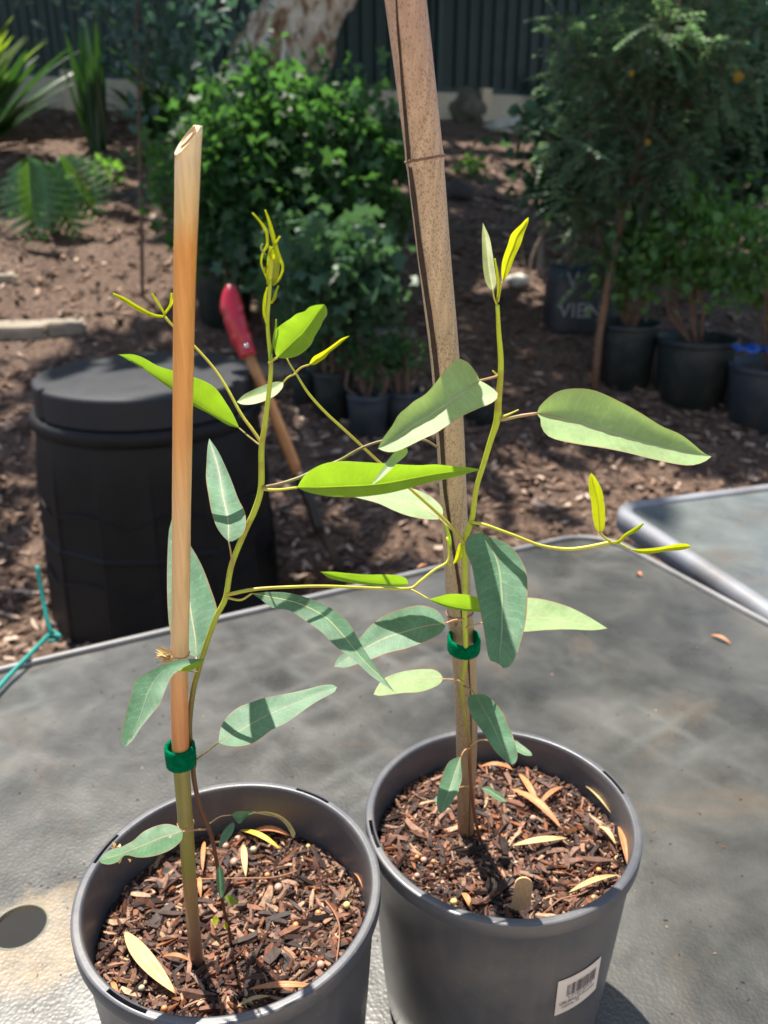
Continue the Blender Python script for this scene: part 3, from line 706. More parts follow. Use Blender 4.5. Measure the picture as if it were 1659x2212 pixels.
# ------------------------------------------------------------------ pots on the slope
POTSOIL = simple('pot_soil', (.10, .06, .04), .95, .4, 60, .8)
def bgpot(cx, yb, wpx, ytop, mt, label, grp, taper=.82):
    P = on_ground(cx, yb); zc = depth(P); Rr = wpx / 2 * zc / F; Y = P.y + Rr * .8
    c = Vector(((cx - 829.5) / F * depth(Vector((0, Y, P.z))), Y, gz(P.x, Y) - .02))
    H = at(cx, ytop, Y).z - c.z; k = 1
    c.z = min(c.z, P.z)
    H = at(cx, ytop, Y).z - c.z
    mb = MB(); Rb = Rr * taper
    mb.lathe([(0.001, 0), (Rb, 0), (Rr * .96, H - .03), (Rr * .96, H - .028), (Rr, H - .026), (Rr, H), (Rr * .95, H), (Rr * .93, H - .03), (Rr * .91, H - .05), (.001, H - .05)], c, 48)
    o = mb.build('plant_pot', mt, origin=c); tag(o, label, 'plant pot', grp)
    mb = MB(); mb.lathe([(Rr * .91, H - .046), (Rr * .6, H - .040), (.001, H - .036)], c, 32)
    s = mb.build('potting_soil', POTSOIL, origin=c + Vector((0, 0, H - .046))); tag(s, 'brown soil filling ' + label.replace(',', ''), 'soil', 'soil in the pots on the slope', 'stuff')
    s['label'] = ' '.join(('brown soil in the ' + label).split()[:15])
    return c, H, Rr
GP = 'black plastic pots on the slope'; GSH = 'shrubs in pots'
c, H, r_ = bgpot(1342, 846, 140, 695, BPOT, 'dark green pot behind the leaning brown trunk', GP)
bush('potted_shrub', 'green shrub growing in the pot behind the leaning brown trunk', 'shrub', 1360, 560, c.y, 70, 90, GREEN3, 40, 16, .035, .016, GSH, False, c + Vector((0, 0, H - .04)), .06)
c, H, r_ = bgpot(1487, 890, 172, 728, BPOT, 'widest dark pot, between two others at the right', GP)
bush('potted_shrub', 'light green shrub growing in the widest dark pot at the right', 'shrub', 1490, 530, c.y, 120, 130, GREEN3, 80, 16, .035, .016, GSH, False, c + Vector((0, 0, H - .04)), .07)
c, H, r_ = bgpot(1650, 945, 195, 785, BPOT2, 'blue-black pot cut by the right edge', GP)
bush('potted_shrub', 'light green shrub over the blue-black pot at the right edge', 'shrub', 1630, 560, c.y, 100, 130, GREEN3, 70, 16, .035, .016, GSH, False, c + Vector((0, 0, H - .04)), .07)
mb = MB(); bmat = simple('blue_plastic', (.02, .12, .55), .35, .3, 30)
q = at(1625, 752, c.y - .05); v = []; f = []
for j in range(7):
    for i in range(11): v.append(q + Vector(((i - 5) * .017, (j - 3) * .02, .018 * mnoise.noise((i * .5, j * .6, 2)) + .01 * math.sin(i * 1.3))))
for j in range(6):
    for i in range(10): f.append((j * 11 + i, j * 11 + i + 1, (j + 1) * 11 + i + 1, (j + 1) * 11 + i))
mb.add(v, f); o = mb.build('blue_plastic_sheet', bmat, origin=q); tag(o, 'crumpled bright blue plastic sheet on the rim of the blue-black pot', 'plastic sheet')
sd = o.modifiers.new('t', 'SOLIDIFY'); sd.thickness = .003
for (cx, yb, w_, yt, mt, lb, sl_) in ((489, 712, 130, 560, BPOT, 'large black pot under the leafy shrubs left of the red handle', None),
        (640, 700, 120, 580, BPOT, 'large black pot behind the red tool handle', None),
        (825, 690, 100, 600, BPOT, 'black pot in the shade under the shrub left of the thick cane', None),
        (722, 912, 90, 800, BPOT, 'dark seedling pot left of the two small blue-grey ones', ('tall fine-leaved seedling in the dark pot left of the blue-grey ones', 710, 740, 40, 45)),
        (660, 880, 60, 800, BPOT, 'dark seedling pot half behind its neighbour left of the small pots', None),
        (795, 955, 92, 848, BPOT2, 'small blue-grey pot in front with a pale rim', ('feathery seedling in the front small blue-grey pot', 795, 770, 30, 60)),
        (870, 940, 88, 842, BPOT2, 'small blue-grey pot behind the thick cane', ('feathery seedling in the small pot behind the thick cane', 868, 750, 35, 65)),
        (1035, 922, 80, 860, BPOT, 'low dark pot just right of the thick cane', None)):
    c, H, r_ = bgpot(cx, yb, w_, yt, mt, lb, GP)
    if sl_: bush('seedling', sl_[0], 'seedling', sl_[1], sl_[2], c.y, sl_[3], sl_[4], GREEN1, 22, 14, .03, .010, 'seedlings in small pots', False, c + Vector((0, 0, H - .04)), .04)
def letters(txt, size, ext=.0006):
    cu = bpy.data.curves.new('t', 'FONT'); cu.body = txt; cu.size = size; cu.align_x = 'CENTER'; cu.align_y = 'CENTER'; cu.extrude = 0; cu.resolution_u = 3
    o = bpy.data.objects.new('t', cu); me = bpy.data.meshes.new_from_object(o)
    v = [tuple(p.co) for p in me.vertices]; f = [tuple(p.vertices) for p in me.polygons]
    bpy.data.objects.remove(o); return v, f
def grow_bag():
    P = on_ground(1258, 728); zc = depth(P); w2 = 76 * zc / F; Y = P.y + .18; H = at(1258, 572, Y).z - P.z
    c = Vector(((1262 - 829.5) / F * zc, Y, P.z - .01))
    e = empty('soil_bag', c, 'grey plastic bag with white lettering left of the leaning brown trunk', 'bag')
    mb = MB()
    def fn_(k, a, r, z):
        sx = 1 / max(abs(math.cos(a)), abs(math.sin(a)) * 1.25) ** .75
        return r * sx * (1 + .04 * mnoise.noise((math.cos(a) * 3, math.sin(a) * 3, z * 9))), z
    pr = [(.001, 0), (w2 * .9, .0), (w2 * 1.0, .05), (w2 * .98, H * .5), (w2 * .96, H * .8), (w2 * .9, H), (w2 * .86, H - .01), (w2 * .85, H - .06), (.001, H - .06)]
    mb.lathe(pr, c, 48, fn=fn_); mb.build('bag_body', simple('grey_bag', (.045, .052, .062), .5, .25, 10, .3), e)
    wm = simple('white_print', (.34, .37, .40), .6, .1, 30)
    for (t_, sz, px, py) in (('VIEN', .115, 1253, 672), ('V', .12, 1237, 606)):
        v, f = letters(t_, sz); q = at(px, py, c.y - w2 * .88)
        mb = MB(); mb.add([(q.x + a, q.y - .004 - .0 * b, q.z + b) for a, b, _ in v], f); mb.build('lettering', wm, e, smooth=False)
grow_bag()

# ------------------------------------------------------------------ compost bin and spade
def compost_bin():
    c = Vector((-.742, 2.56, 0)); e = empty('compost_bin', c, 'large black plastic compost bin with a round lid behind the table', 'compost bin')
    def octo(k, a, r, z):
        n_ = 14; q = ((a * n_ / (2 * math.pi)) % 1 - .5) * 2 * math.pi / n_; d = max(0, min(1, (.60 - z) / .10))
        pol = math.cos(math.pi / n_) / math.cos(q); odd = int(a * n_ / (2 * math.pi)) % 2
        return r * (1 + (pol * (1 - .018 * odd) - 1) * d), z
    mb = MB(); mb.lathe([(.001, 0), (.385, .0), (.378, .18), (.371, .30), (.377, .305), (.377, .312), (.369, .318), (.365, .42), (.362, .50), (.357, .54), (.351, .58), (.344, .62), (.336, .66)], c, 288, fn=octo)
    mb.build('body', BINP, e, sharp=14)
    # moulded wavy ribs and pointed arches on the body
    mb = MB()
    for (z0, amp) in ((.42, .022), (.20, .022)):
        pts = []
        for i in range(129):
            a = 2 * math.pi * i / 128; r = .360 + (.42 - z0) * .05
            pts.append(c + Vector((r * math.cos(a), r * math.sin(a), z0 + amp * abs(math.sin(a * 4)) + .006 * math.sin(a * 9))))
        mb.tube(pts, [.0032] * 129, 6, cap=False)
    mb.build('moulded_rib', BINP, e)
    mb = MB(); mb.lathe([(.325, .655), (.349, .655), (.354, .665), (.354, .69), (.349, .698), (.325, .700)], c, 96); mb.build('rim', BINP, e)
    def lf(k, a, r, z):
        n_ = min(abs(((a - x + math.pi) % (2 * math.pi)) - math.pi) for x in (R(222), R(-20), R(100)))
        if n_ < .045 and k in (0, 1, 2, 3): r -= .02
        return r, z
    mb = MB(); mb.lathe([(.326, .702), (.335, .705), (.332, .784), (.328, .790), (.315, .793), (.22, .797), (.12, .800), (.001, .802)], c, 128, fn=lf); mb.build('lid', plastic('lid_plastic', (.014, .017, .023), .52, .06, .4), e, sharp=24)
compost_bin()
def spade():
    a = at(495, 612, 2.62); b = at(650, 1020, 2.46); b2 = at(700, 1165, 2.40)
    g = Vector(b2); g = on_z(735, 1222, .02)
    e = empty('garden_spade', g, 'spade with a red plastic grip and wooden shaft leaning beside the compost bin', 'spade')
    d = (b - a).normalized()
    h1 = at(538, 772, 2.565)
    q = [Vector(x) for x in spline([tuple(at(497, 614, 2.63)), tuple(at(500, 660, 2.62)), tuple(at(515, 715, 2.595)), tuple(at(537, 770, 2.565))], 24)]
    rs = np.interp(np.linspace(0, 1, 24), [0, .03, .1, .3, .55, .75, .8, 1], [.012, .024, .034, .042, .038, .029, .028, .027])
    def sh(i, k, an, r): return r * (1 - .18 * abs(math.cos(an)) * (1 if 4 < i < 14 else 0))
    mb = MB(); mb.tube(q, list(rs), 24, shape=sh); m, t, bb, o = mat('red_grip'); bb.inputs['Base Color'].default_value = (.50, .012, .03, 1); bb.inputs['Roughness'].default_value = .28; bb.inputs['Coat Weight'].default_value = .3
    mb.build('grip', m, e)
    mb = MB(); rv = at(532, 748, 2.535); mb.lathe([(.0001, .004), (.006, .003), (.008, 0), (.008, -.004)], (0, 0, 0), 12)
    M = Matrix.Rotation(R(70), 3, 'X'); mb.v = [M @ Vector(p) + rv for p in mb.v]; mb.build('rivet', simple('steel', (.6, .6, .6), .3, .1, 20, metal=1), e)
    mb = MB(); limb_mesh(mb, [at(536, 765, 2.566), at(590, 890, 2.50), at(650, 1040, 2.45)], .0175, .0175, 12); mb.build('shaft', simple('tool_wood', (.42, .20, .07), .5, .2, 12, col2=(.30, .13, .045)), e)
    mb = MB(); pts = [at(645, 1022, 2.452), at(672, 1090, 2.43), at(690, 1150, 2.41)]
    limb_mesh(mb, pts, .021, .017, 12); mb.build('socket', simple('black_steel', (.012, .012, .013), .45, .2, 20), e)
    p0 = at(688, 1135, 2.41); p1 = on_z(742, 1226, .0); p1 = Vector((p1.x, p1.y, .0)); ax = (p1 - p0); L = ax.length; ax.normalize(); s_ = ax.cross(Vector((0, -1, .2))).normalized(); s_ = (s_ * .35 + Vector((.2, .9, 0))).normalized(); s_ = (s_ - ax * s_.dot(ax)).normalized(); n_ = ax.cross(s_)
    mb = MB(); v = []; f = []; K = 8
    for sg in (1, -1):
        for i in range(K + 1):
            t_ = i / K; wd = .02 + .06 * sm(0, .25, t_) * (1 - .5 * sm(.75, 1, t_))
            for j in range(5): 
                x = (j - 2) / 2; v.append(p0 + ax * L * t_ + s_ * wd * x + n_ * (.02 * (1 - x * x) - .01 + sg * .0015))
    for sgi in (0, 1):
        o_ = sgi * (K + 1) * 5
        for i in range(K):
            for j in range(4): f.append(tuple(o_ + z for z in (i * 5 + j, i * 5 + j + 1, (i + 1) * 5 + j + 1, (i + 1) * 5 + j)))
    mb.add(v, f); mb.build('blade', simple('blade_steel', (.02, .022, .025), .4, .3, 20, metal=.5), e)
spade()

# ------------------------------------------------------------------ tables
TZ = .72
HC = Vector((-.343, .576, TZ)); TA = math.atan2(.454, .891)
def tabletop_mat(name, c0, c1, crust=False):
    m, t, b, o = mat(name); tc = N(t, 'ShaderNodeTexCoord')
    n1 = noise(t, 3.5, 6, .62, tc.outputs['Object'], .6); n2 = noise(t, 14, 5, .6, tc.outputs['Object'], .4); n3 = noise(t, 45, 4, .6, tc.outputs['Object'])
    c = ramp(t, [(.32, c0), (.52, c1), (.72, tuple(x * 1.45 for x in c1))], n1.outputs[0]).outputs[0]
    c = mixc(t, c, ramp(t, [(.3, (.75, .75, .75)), (.7, (1.15, 1.15, 1.15))], n2.outputs[0]).outputs[0], 1, 'MULTIPLY')
    br = ramp(t, [(.56, (0, 0, 0)), (.70, (1, 1, 1))], noise(t, 5, 5, .65, tc.outputs['Object'], .8).outputs[0]).outputs[0]
    c = mixc(t, c, (.12, .09, .06), math_(t, 'MULTIPLY', br, .5))
    # faint grid left by the rack that stood on the glass, and dried water lines
    mpg = N(t, 'ShaderNodeMapping'); mpg.inputs['Rotation'].default_value = (0, 0, .9); t.links.new(tc.outputs['Object'], mpg.inputs[0])
    wob = mixc(t, mpg.outputs[0], n2.outputs[1], .035)
    sg = N(t, 'ShaderNodeSeparateXYZ'); t.links.new(wob, sg.inputs[0])
    ln = []
    for ax_ in (0, 1):
        fr_ = math_(t, 'ABSOLUTE', math_(t, 'SUBTRACT', math_(t, 'FRACT', math_(t, 'MULTIPLY', sg.outputs[ax_], 17)), .5)); ln.append(ramp(t, [(.0, (1, 1, 1)), (.22, (0, 0, 0))], fr_).outputs[0])
    gmask = ramp(t, [(.46, (0, 0, 0)), (.66, (1, 1, 1))], noise(t, 2.6, 4, .6, tc.outputs['Object']).outputs[0]).outputs[0]
    c = mixc(t, c, (.15, .16, .15), math_(t, 'MULTIPLY', math_(t, 'MULTIPLY', math_(t, 'MAXIMUM', ln[0], ln[1]), gmask), .5))
    if crust:
        dv = N(t, 'ShaderNodeVectorMath', operation='LENGTH'); sub = N(t, 'ShaderNodeVectorMath', operation='SUBTRACT'); sub.inputs[1].default_value = (.028, -.012, TZ)
        t.links.new(mixc(t, tc.outputs['Object'], n1.outputs[1], .0), sub.inputs[0]); t.links.new(sub.outputs[0], dv.inputs[0])
        nc = noise(t, 26, 6, .7, tc.outputs['Object']); dd = math_(t, 'ADD', dv.outputs['Value'], math_(t, 'MULTIPLY', math_(t, 'SUBTRACT', nc.outputs[0], .5), .10))
        c = mixc(t, c, (.27, .20, .115), math_(t, 'MULTIPLY', ramp(t, [(.050, (1, 1, 1)), (.062, (0, 0, 0))], dd).outputs[0], math_(t, 'MULTIPLY', ramp(t, [(.35, (.3, .3, .3)), (.6, (1, 1, 1))], nc.outputs[0]).outputs[0], .75)))
    v = N(t, 'ShaderNodeTexVoronoi'); v.inputs['Scale'].default_value = 22; t.links.new(tc.outputs['Object'], v.inputs['Vector'])
    sp = math_(t, 'MULTIPLY', math_(t, 'LESS_THAN', v.outputs['Distance'], .08), .5)
    c = mixc(t, c, (.07, .055, .04), math_(t, 'MULTIPLY', sp, math_(t, 'GREATER_THAN', n3.outputs[0], .6)))
    t.links.new(c, b.inputs['Base Color'])
    t.links.new(math_(t, 'ADD', math_(t, 'MULTIPLY', n2.outputs[0], .28), .17), b.inputs['Roughness'])
    b.inputs['Specular IOR Level'].default_value = .9
    vb = N(t, 'ShaderNodeTexVoronoi', feature='SMOOTH_F1'); vb.inputs['Scale'].default_value = 330; t.links.new(tc.outputs['Object'], vb.inputs['Vector'])
    bump(t, b, vb.outputs['Distance'], .17, .0012)
    return m
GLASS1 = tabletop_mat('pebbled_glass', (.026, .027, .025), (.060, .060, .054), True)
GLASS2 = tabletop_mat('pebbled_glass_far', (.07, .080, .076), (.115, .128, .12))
FRAME = simple('frame_grey', (.17, .17, .17), .45, .3, 12, .1)
def rrect(hx, hy, r, k=8):
    pts = []
    for (cx, cy, a0) in ((hx - r, hy - r, 0), (-hx + r, hy - r, 90), (-hx + r, -hy + r, 180), (hx - r, -hy + r, 270)):
        for i in range(k + 1):
            a = R(a0 + 90 * i / k); pts.append((cx + r * math.cos(a), cy + r * math.sin(a)))
    return pts
def table(name, c, ang, hx, hy, rc, z, label, gm, fw, hole=True, fm=FRAME):
    e = empty(name, (c.x, c.y, 0), label, 'table', 'glass topped patio tables')
    M = Matrix.Rotation(ang, 3, 'Z'); T = lambda x, y, zz: Vector((c.x, c.y, zz)) + M @ Vector((x, y, 0))
    out = rrect(hx - fw * .6, hy - fw * .6, max(.01, rc - fw * .6), 8); n = len(out)
    mb = MB(); v = []; f = []
    if hole:
        rh = .0245; K = 48
        # match angles: ring from hole to outline
        def edge(a):
            d = Vector((math.cos(a), math.sin(a))); best = None
            for i in range(n):
                p = Vector(out[i]); q = Vector(out[(i + 1) % n]); den = d.x * (q.y - p.y) - d.y * (q.x - p.x)
                if abs(den) < 1e-9: continue
                t_ = (p.x * (q.y - p.y) - p.y * (q.x - p.x)) / den; u_ = (p.x * d.y - p.y * d.x) / den
                if t_ > 0 and -1e-6 <= u_ <= 1 + 1e-6 and (best is None or t_ < best): best = t_
            return d * (best or hx)
        angs = sorted(set([2 * math.pi * i / K for i in range(K)] + [math.atan2(p[1], p[0]) % (2 * math.pi) for p in out])); K = len(angs)
        for a in angs:
            E = edge(a); h = (rh * math.cos(a), rh * math.sin(a))
            v += [T(h[0], h[1], z), T(E.x, E.y, z), T(E.x, E.y, z - .005), T(h[0], h[1], z - .005)]
        for i in range(K):
            j = (i + 1) % K
            for s_ in range(4): f.append((4 * i + s_, 4 * i + (s_ + 1) % 4, 4 * j + (s_ + 1) % 4, 4 * j + s_))
    else:
        v = [T(x, y, z) for x, y in out] + [T(x, y, z - .005) for x, y in out]
        f = [list(range(n)), list(range(n, 2 * n))[::-1]] + [(i, i + n, (i + 1) % n + n, (i + 1) % n) for i in range(n)]
    mb.add(v, f); mb.build('tabletop', gm, e, smooth=False)
    # frame: a rounded metal channel round the glass
    mb = MB(); o2 = rrect(hx - fw / 2, hy - fw / 2, max(.01, rc - fw / 2), 10); v = []; f = []; n2 = len(o2)
    prof = [(-fw * .5, .002), (-fw * .42, .006), (0, .0085), (fw * .4, .004), (fw * .5, -.003), (fw * .5, -.03), (fw * .3, -.036), (-fw * .5, -.036), (-fw * .5, -.007)]
    cen = [Vector(p) for p in o2]
    for i in range(n2):
        t_ = (cen[(i + 1) % n2] - cen[i - 1]).normalized(); nn = Vector((t_.y, -t_.x))
        for (a, h) in prof: q = cen[i] + nn * a; v.append(T(q.x, q.y, z + h))
    k = len(prof)
    for i in range(n2):
        j = (i + 1) % n2
        for s_ in range(k): f.append((i * k + s_, j * k + s_, j * k + (s_ + 1) % k, i * k + (s_ + 1) % k))
    mb.add(v, f); mb.build('frame', fm, e)
    if hole:
        mb = MB(); mb.lathe([(.0245, -.006), (.0245, .0003), (.0250, .0008), (.0258, .0006), (.0260, .0002)], (c.x, c.y, z), 48); mb.build('hole_ring', simple('ring_' + name, (.20, .20, .15), .4, .15, 30), e)
    for sx in (-1, 1):
        for sy in (-1, 1):
            mb = MB(); limb_mesh(mb, [T(sx * (hx - .06), sy * (hy - .06), z - .036), T(sx * (hx - .05), sy * (hy - .05), z * .5), T(sx * (hx - .02), sy * (hy - .02), gz(*T(sx * (hx - .02), sy * (hy - .02), 0).xy))], .016, .014, 10); mb.build('leg', fm, e)
    return e
table('patio_table', HC, TA, 1.10, .480, .10, TZ, 'grey pebbled-glass patio table carrying the two potted eucalyptus', GLASS1, .012)
# second table: its corner and two edges, a little higher
T2Z = .735
cc = on_z(1334, 1112, T2Z); ea = on_z(1659, 1330, T2Z); a2 = math.atan2(-(ea - cc).x, (ea - cc).y) + math.pi
dl = (ea - cc).normalized(); dp = Vector((-dl.y, dl.x, 0)); 
c2 = cc + Vector((dl.x, dl.y, 0)) * .55 + dp * .62
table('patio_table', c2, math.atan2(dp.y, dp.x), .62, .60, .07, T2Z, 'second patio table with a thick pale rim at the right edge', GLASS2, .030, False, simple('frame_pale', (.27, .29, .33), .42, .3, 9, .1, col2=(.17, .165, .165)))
# teal string tied round the table edge
def string():
    m = simple('teal_string', (.0, .22, .19), .5, .2, 80)
    P = [on_z(0 - 90, 1600, TZ + .006), on_z(0, 1482, TZ + .010), on_z(60, 1418, TZ + .014), on_z(105, 1372, TZ + .012)]
    a = on_z(112, 1369, TZ + .013)
    mb = MB(); q = spline([tuple(p) for p in P], 20); mb.tube([Vector(x) for x in q], [.0033] * 20, 8)
    up = [a, at(102, 1340, a.y + .01), at(92, 1290, a.y + .03), at(80, 1222, a.y + .05)]
    q = spline([tuple(p) for p in up], 20); mb.tube([Vector(x) for x in q], [.0033] * 20, 8)
    kn = [a + Vector((.006, 0, 0)), at(124, 1376, a.y - .004), at(128, 1372, a.y + .002), at(112, 1364, a.y + .004), at(105, 1372, a.y)]
    q = spline([tuple(p) for p in kn], 16); mb.tube([Vector(x) for x in q], [.003] * 16, 8)
    wr = [at(108, 1372, a.y), on_z(106, 1380, TZ - .02) + Vector((0, .03, -.02)), on_z(104, 1385, TZ - .04)]
    mb.tube([Vector(x) for x in spline([tuple(p) for p in wr], 10)], [.0026] * 10, 8)
    tag(mb.build('string', m, origin=a), 'teal string knotted round the far edge of the table', 'string')
string()

# ------------------------------------------------------------------ pots with potting mix
RZ = TZ + .20
PR_, PL_ = Vector((.0906, .5064, RZ)), Vector((-.1071, .4373, RZ))
def big_pot(c, slots, label, seed):
    e = empty('plastic_pot', (c.x, c.y, TZ), label, 'plant pot', 'grey plastic pots on the table')
    inner = [(.0935, -.0700)]
    for i in range(24):
        z = -.066 + i * .0025; inner.append((.0938 + .0035 * (i / 24) + (.00035 if i % 2 and i > 9 else 0), z))
    top = [(.0978, -.0035), (.0984, -.0008), (.0992, 0), (.1000, .0001), (.1003, .0001), (.1024, .0001), (.1027, .0001), (.1038, 0), (.1047, -.0006), (.1051, -.0022), (.1050, -.011), (.1046, -.0125), (.1022, -.0128), (.1010, -.016)]
    n0 = len(inner)
    body = [(.0985, -.05), (.0955, -.10), (.092, -.15), (.0885, -.187), (.086, -.192), (.0845, -.1995), (.001, -.1995)]
    prof = inner + top + body
    idx = (n0 + 4, n0 + 5)
    def fn_(k, a, r, z):
        if k in idx:
            for (s0, s1) in slots:
                d = (math.degrees(a) - s0) % 360
                if 0 <= d <= s1: return r, z - .011
        return r, z
    mb = MB(); mb.lathe([(.0001, -.0701)] + prof, c, 288, fn=lambda k, a, r, z: fn_(k - 1, a, r, z)); mb.build('pot_body', POTG, e, sharp=38)
    return e
def slot(c, p, q):
    a, b = [on_z(x, y, RZ) for x, y in (p, q)]; a, b = [math.degrees(math.atan2(v.y - c.y, v.x - c.x)) for v in (a, b)]
    d = (a - b) % 360
    return (b, d) if d < 180 else (a, 360 - d)
potL = big_pot(PL_, [slot(PL_, (645, 1701), (704, 1734)), slot(PL_, (222, 2152), (302, 2200)), (155, 14)], 'left grey plastic pot, nearer the umbrella hole, holding the glossy tan cane', 1)
potR = big_pot(PR_, [slot(PR_, (800, 1776), (822, 1829)), slot(PR_, (1322, 1662), (1362, 1711))], 'right grey plastic pot with a white barcode sticker on its side', 2)
BARKC = islandcol('bark_chips', [(.036, .017, .012), (.10, .043, .027), (.19, .087, .054), (.045, .024, .018), (.32, .18, .115), (.065, .044, .038), (.24, .09, .04), (.46, .30, .19), (.022, .013, .010), (.13, .070, .050), (.04, .02, .015), (.25, .145, .10), (.09, .036, .024)], .6, .3)
SZL, SZR = RZ - .045, RZ - .032
def mix(c, sz, label, seed):
    random.seed(seed); mb = MB(); v = []; f = []
    n, K = 14, 48; v.append((c.x, c.y, sz - .001))
    for i in range(1, n + 1):
        for k in range(K):
            a = 2 * math.pi * k / K; r = .0950 * i / n; v.append((c.x + r * math.cos(a), c.y + r * math.sin(a), sz - .003 + .003 * mnoise.noise((r * 90 * math.cos(a), r * 90 * math.sin(a), seed))))
    for k in range(K): f.append((0, 1 + k, 1 + (k + 1) % K))
    for i in range(n - 1):
        for k in range(K): f.append((1 + i * K + k, 1 + (i + 1) * K + k, 1 + (i + 1) * K + (k + 1) % K, 1 + i * K + (k + 1) % K))
    mb.add(v, f, 1)
    for i in range(4600):
        r = .0935 * math.sqrt(random.random()); a = random.uniform(0, 6.283); x, y = r * math.cos(a), r * math.sin(a)
        L = random.choice((.005, .008, .011, .015, .020)) * random.uniform(.7, 1.2); W = max(.0011, min(.0038, L * random.uniform(.10, .26)))
        if r + L * .4 > .0945: L *= .5
        z = sz - .002 + random.random() ** 1.5 * .0065 + .003 * mnoise.noise((x * 40, y * 40, seed))
        chip(mb, (c.x + x, c.y + y, z), L, max(W, .0011), max(W * random.uniform(.4, .8), .0008), rotm(random.uniform(0, 6.3), random.gauss(0, .25), random.gauss(0, .6)))
    for i in range(3800):
        r = .0935 * math.sqrt(random.random()); a = random.uniform(0, 6.283); x, y = r * math.cos(a), r * math.sin(a); L = random.uniform(.0014, .0034)
        chip(mb, (c.x + x, c.y + y, sz - .001 + random.random() * .005), L, L * random.uniform(.3, .9), L * random.uniform(.3, .8), rotm(random.uniform(0, 6.3), random.gauss(0, .5), random.gauss(0, .6)))
    for i in range(26):
        r = .078 * math.sqrt(random.random()); a = random.uniform(0, 6.283); L = random.uniform(.016, .026)
        chip(mb, (c.x + r * math.cos(a), c.y + r * math.sin(a), sz + .0045), L, random.uniform(.003, .0065), random.uniform(.0015, .004), rotm(random.uniform(0, 6.3), random.gauss(0, .12), random.gauss(0, .3)))
    o = mb.build('bark_potting_mix', [BARKC, simple('mix_base', (.03, .018, .013), .95, .4, 200, .6)], smooth=False, origin=(c.x, c.y, sz)); tag(o, label, 'potting mix', None, 'stuff')
mix(PL_, SZL, 'brown bark potting mix filling the left grey pot', 11)
mix(PR_, SZR, 'brown bark potting mix filling the right grey pot', 12)
# sticker on the right pot
def cone_hit(px, py):
    d = ray(px, py); o_ = Vector((0, 0, CAMZ)); t = .35
    while t < 1:
        P = o_ + d * t; zz = P.z - RZ
        r = np.interp(-zz, [.016, .05, .10, .15, .187], [.1010, .0985, .0955, .092, .0885])
        if math.hypot(P.x - PR_.x, P.y - PR_.y) <= r: return math.atan2(P.y - PR_.y, P.x - PR_.x), zz
        t += .0002
    return None
def sticker():
    cs = [cone_hit(1205, 2119), cone_hit(1297, 2064), cone_hit(1285, 2134), cone_hit(1196, 2193)]
    cs = [x if x else (R(-20), -.10) for x in cs]
    a0 = cs[3][0]; a1 = cs[1][0]; 
    def P(u, v, off=.0007):
        top = (cs[0][0] * (1 - u) + cs[1][0] * u, cs[0][1] * (1 - u) + cs[1][1] * u); bot = (cs[3][0] * (1 - u) + cs[2][0] * u, cs[3][1] * (1 - u) + cs[2][1] * u)
        a = bot[0] * (1 - v) + top[0] * v; z = bot[1] * (1 - v) + top[1] * v
        r = float(np.interp(-z, [.016, .05, .10, .15, .187], [.1010, .0985, .0955, .092, .0885])) + off
        return Vector((PR_.x + r * math.cos(a), PR_.y + r * math.sin(a), RZ + z))
    mb = MB(); v = []; f = []; n = 16
    def rc(u, v_):
        return u, v_
    for j in range(n + 1):
        for i in range(n + 1): v.append(P(i / n, j / n))
    for j in range(n):
        for i in range(n): f.append((j * (n + 1) + i, j * (n + 1) + i + 1, (j + 1) * (n + 1) + i + 1, (j + 1) * (n + 1) + i))
    mb.add(v, f); st = mb.build('price_sticker', simple('sticker_paper', (.62, .58, .55), .6, .08, 30), potR)
    mb = MB(); u = .20; random.seed(5)
    while u < .86:
        wd = random.choice((.006, .006, .012, .018)); 
        q = [P(u, .47, .0012), P(u + wd, .47, .0012), P(u + wd, .80, .0012), P(u, .80, .0012)]
        mb.add(q, [(0, 1, 2, 3)]); u += wd + random.choice((.006, .010, .016))
    for (tx, cu, cv, s_) in (('9 317443 005418', .52, .41, .085), ('VIBURNUM Emerald', .47, .30, .10), ('Lustre, 5lt', .32, .20, .10)):
        vv, ff = letters(tx, s_); mb.add([P(cu + a * .95, cv + b * 1.25, .0012) for a, b, _ in vv], ff)
    o = mb.build('print', simple('ink', (.05, .045, .06), .7, .1, 30), st, smooth=False)
sticker()

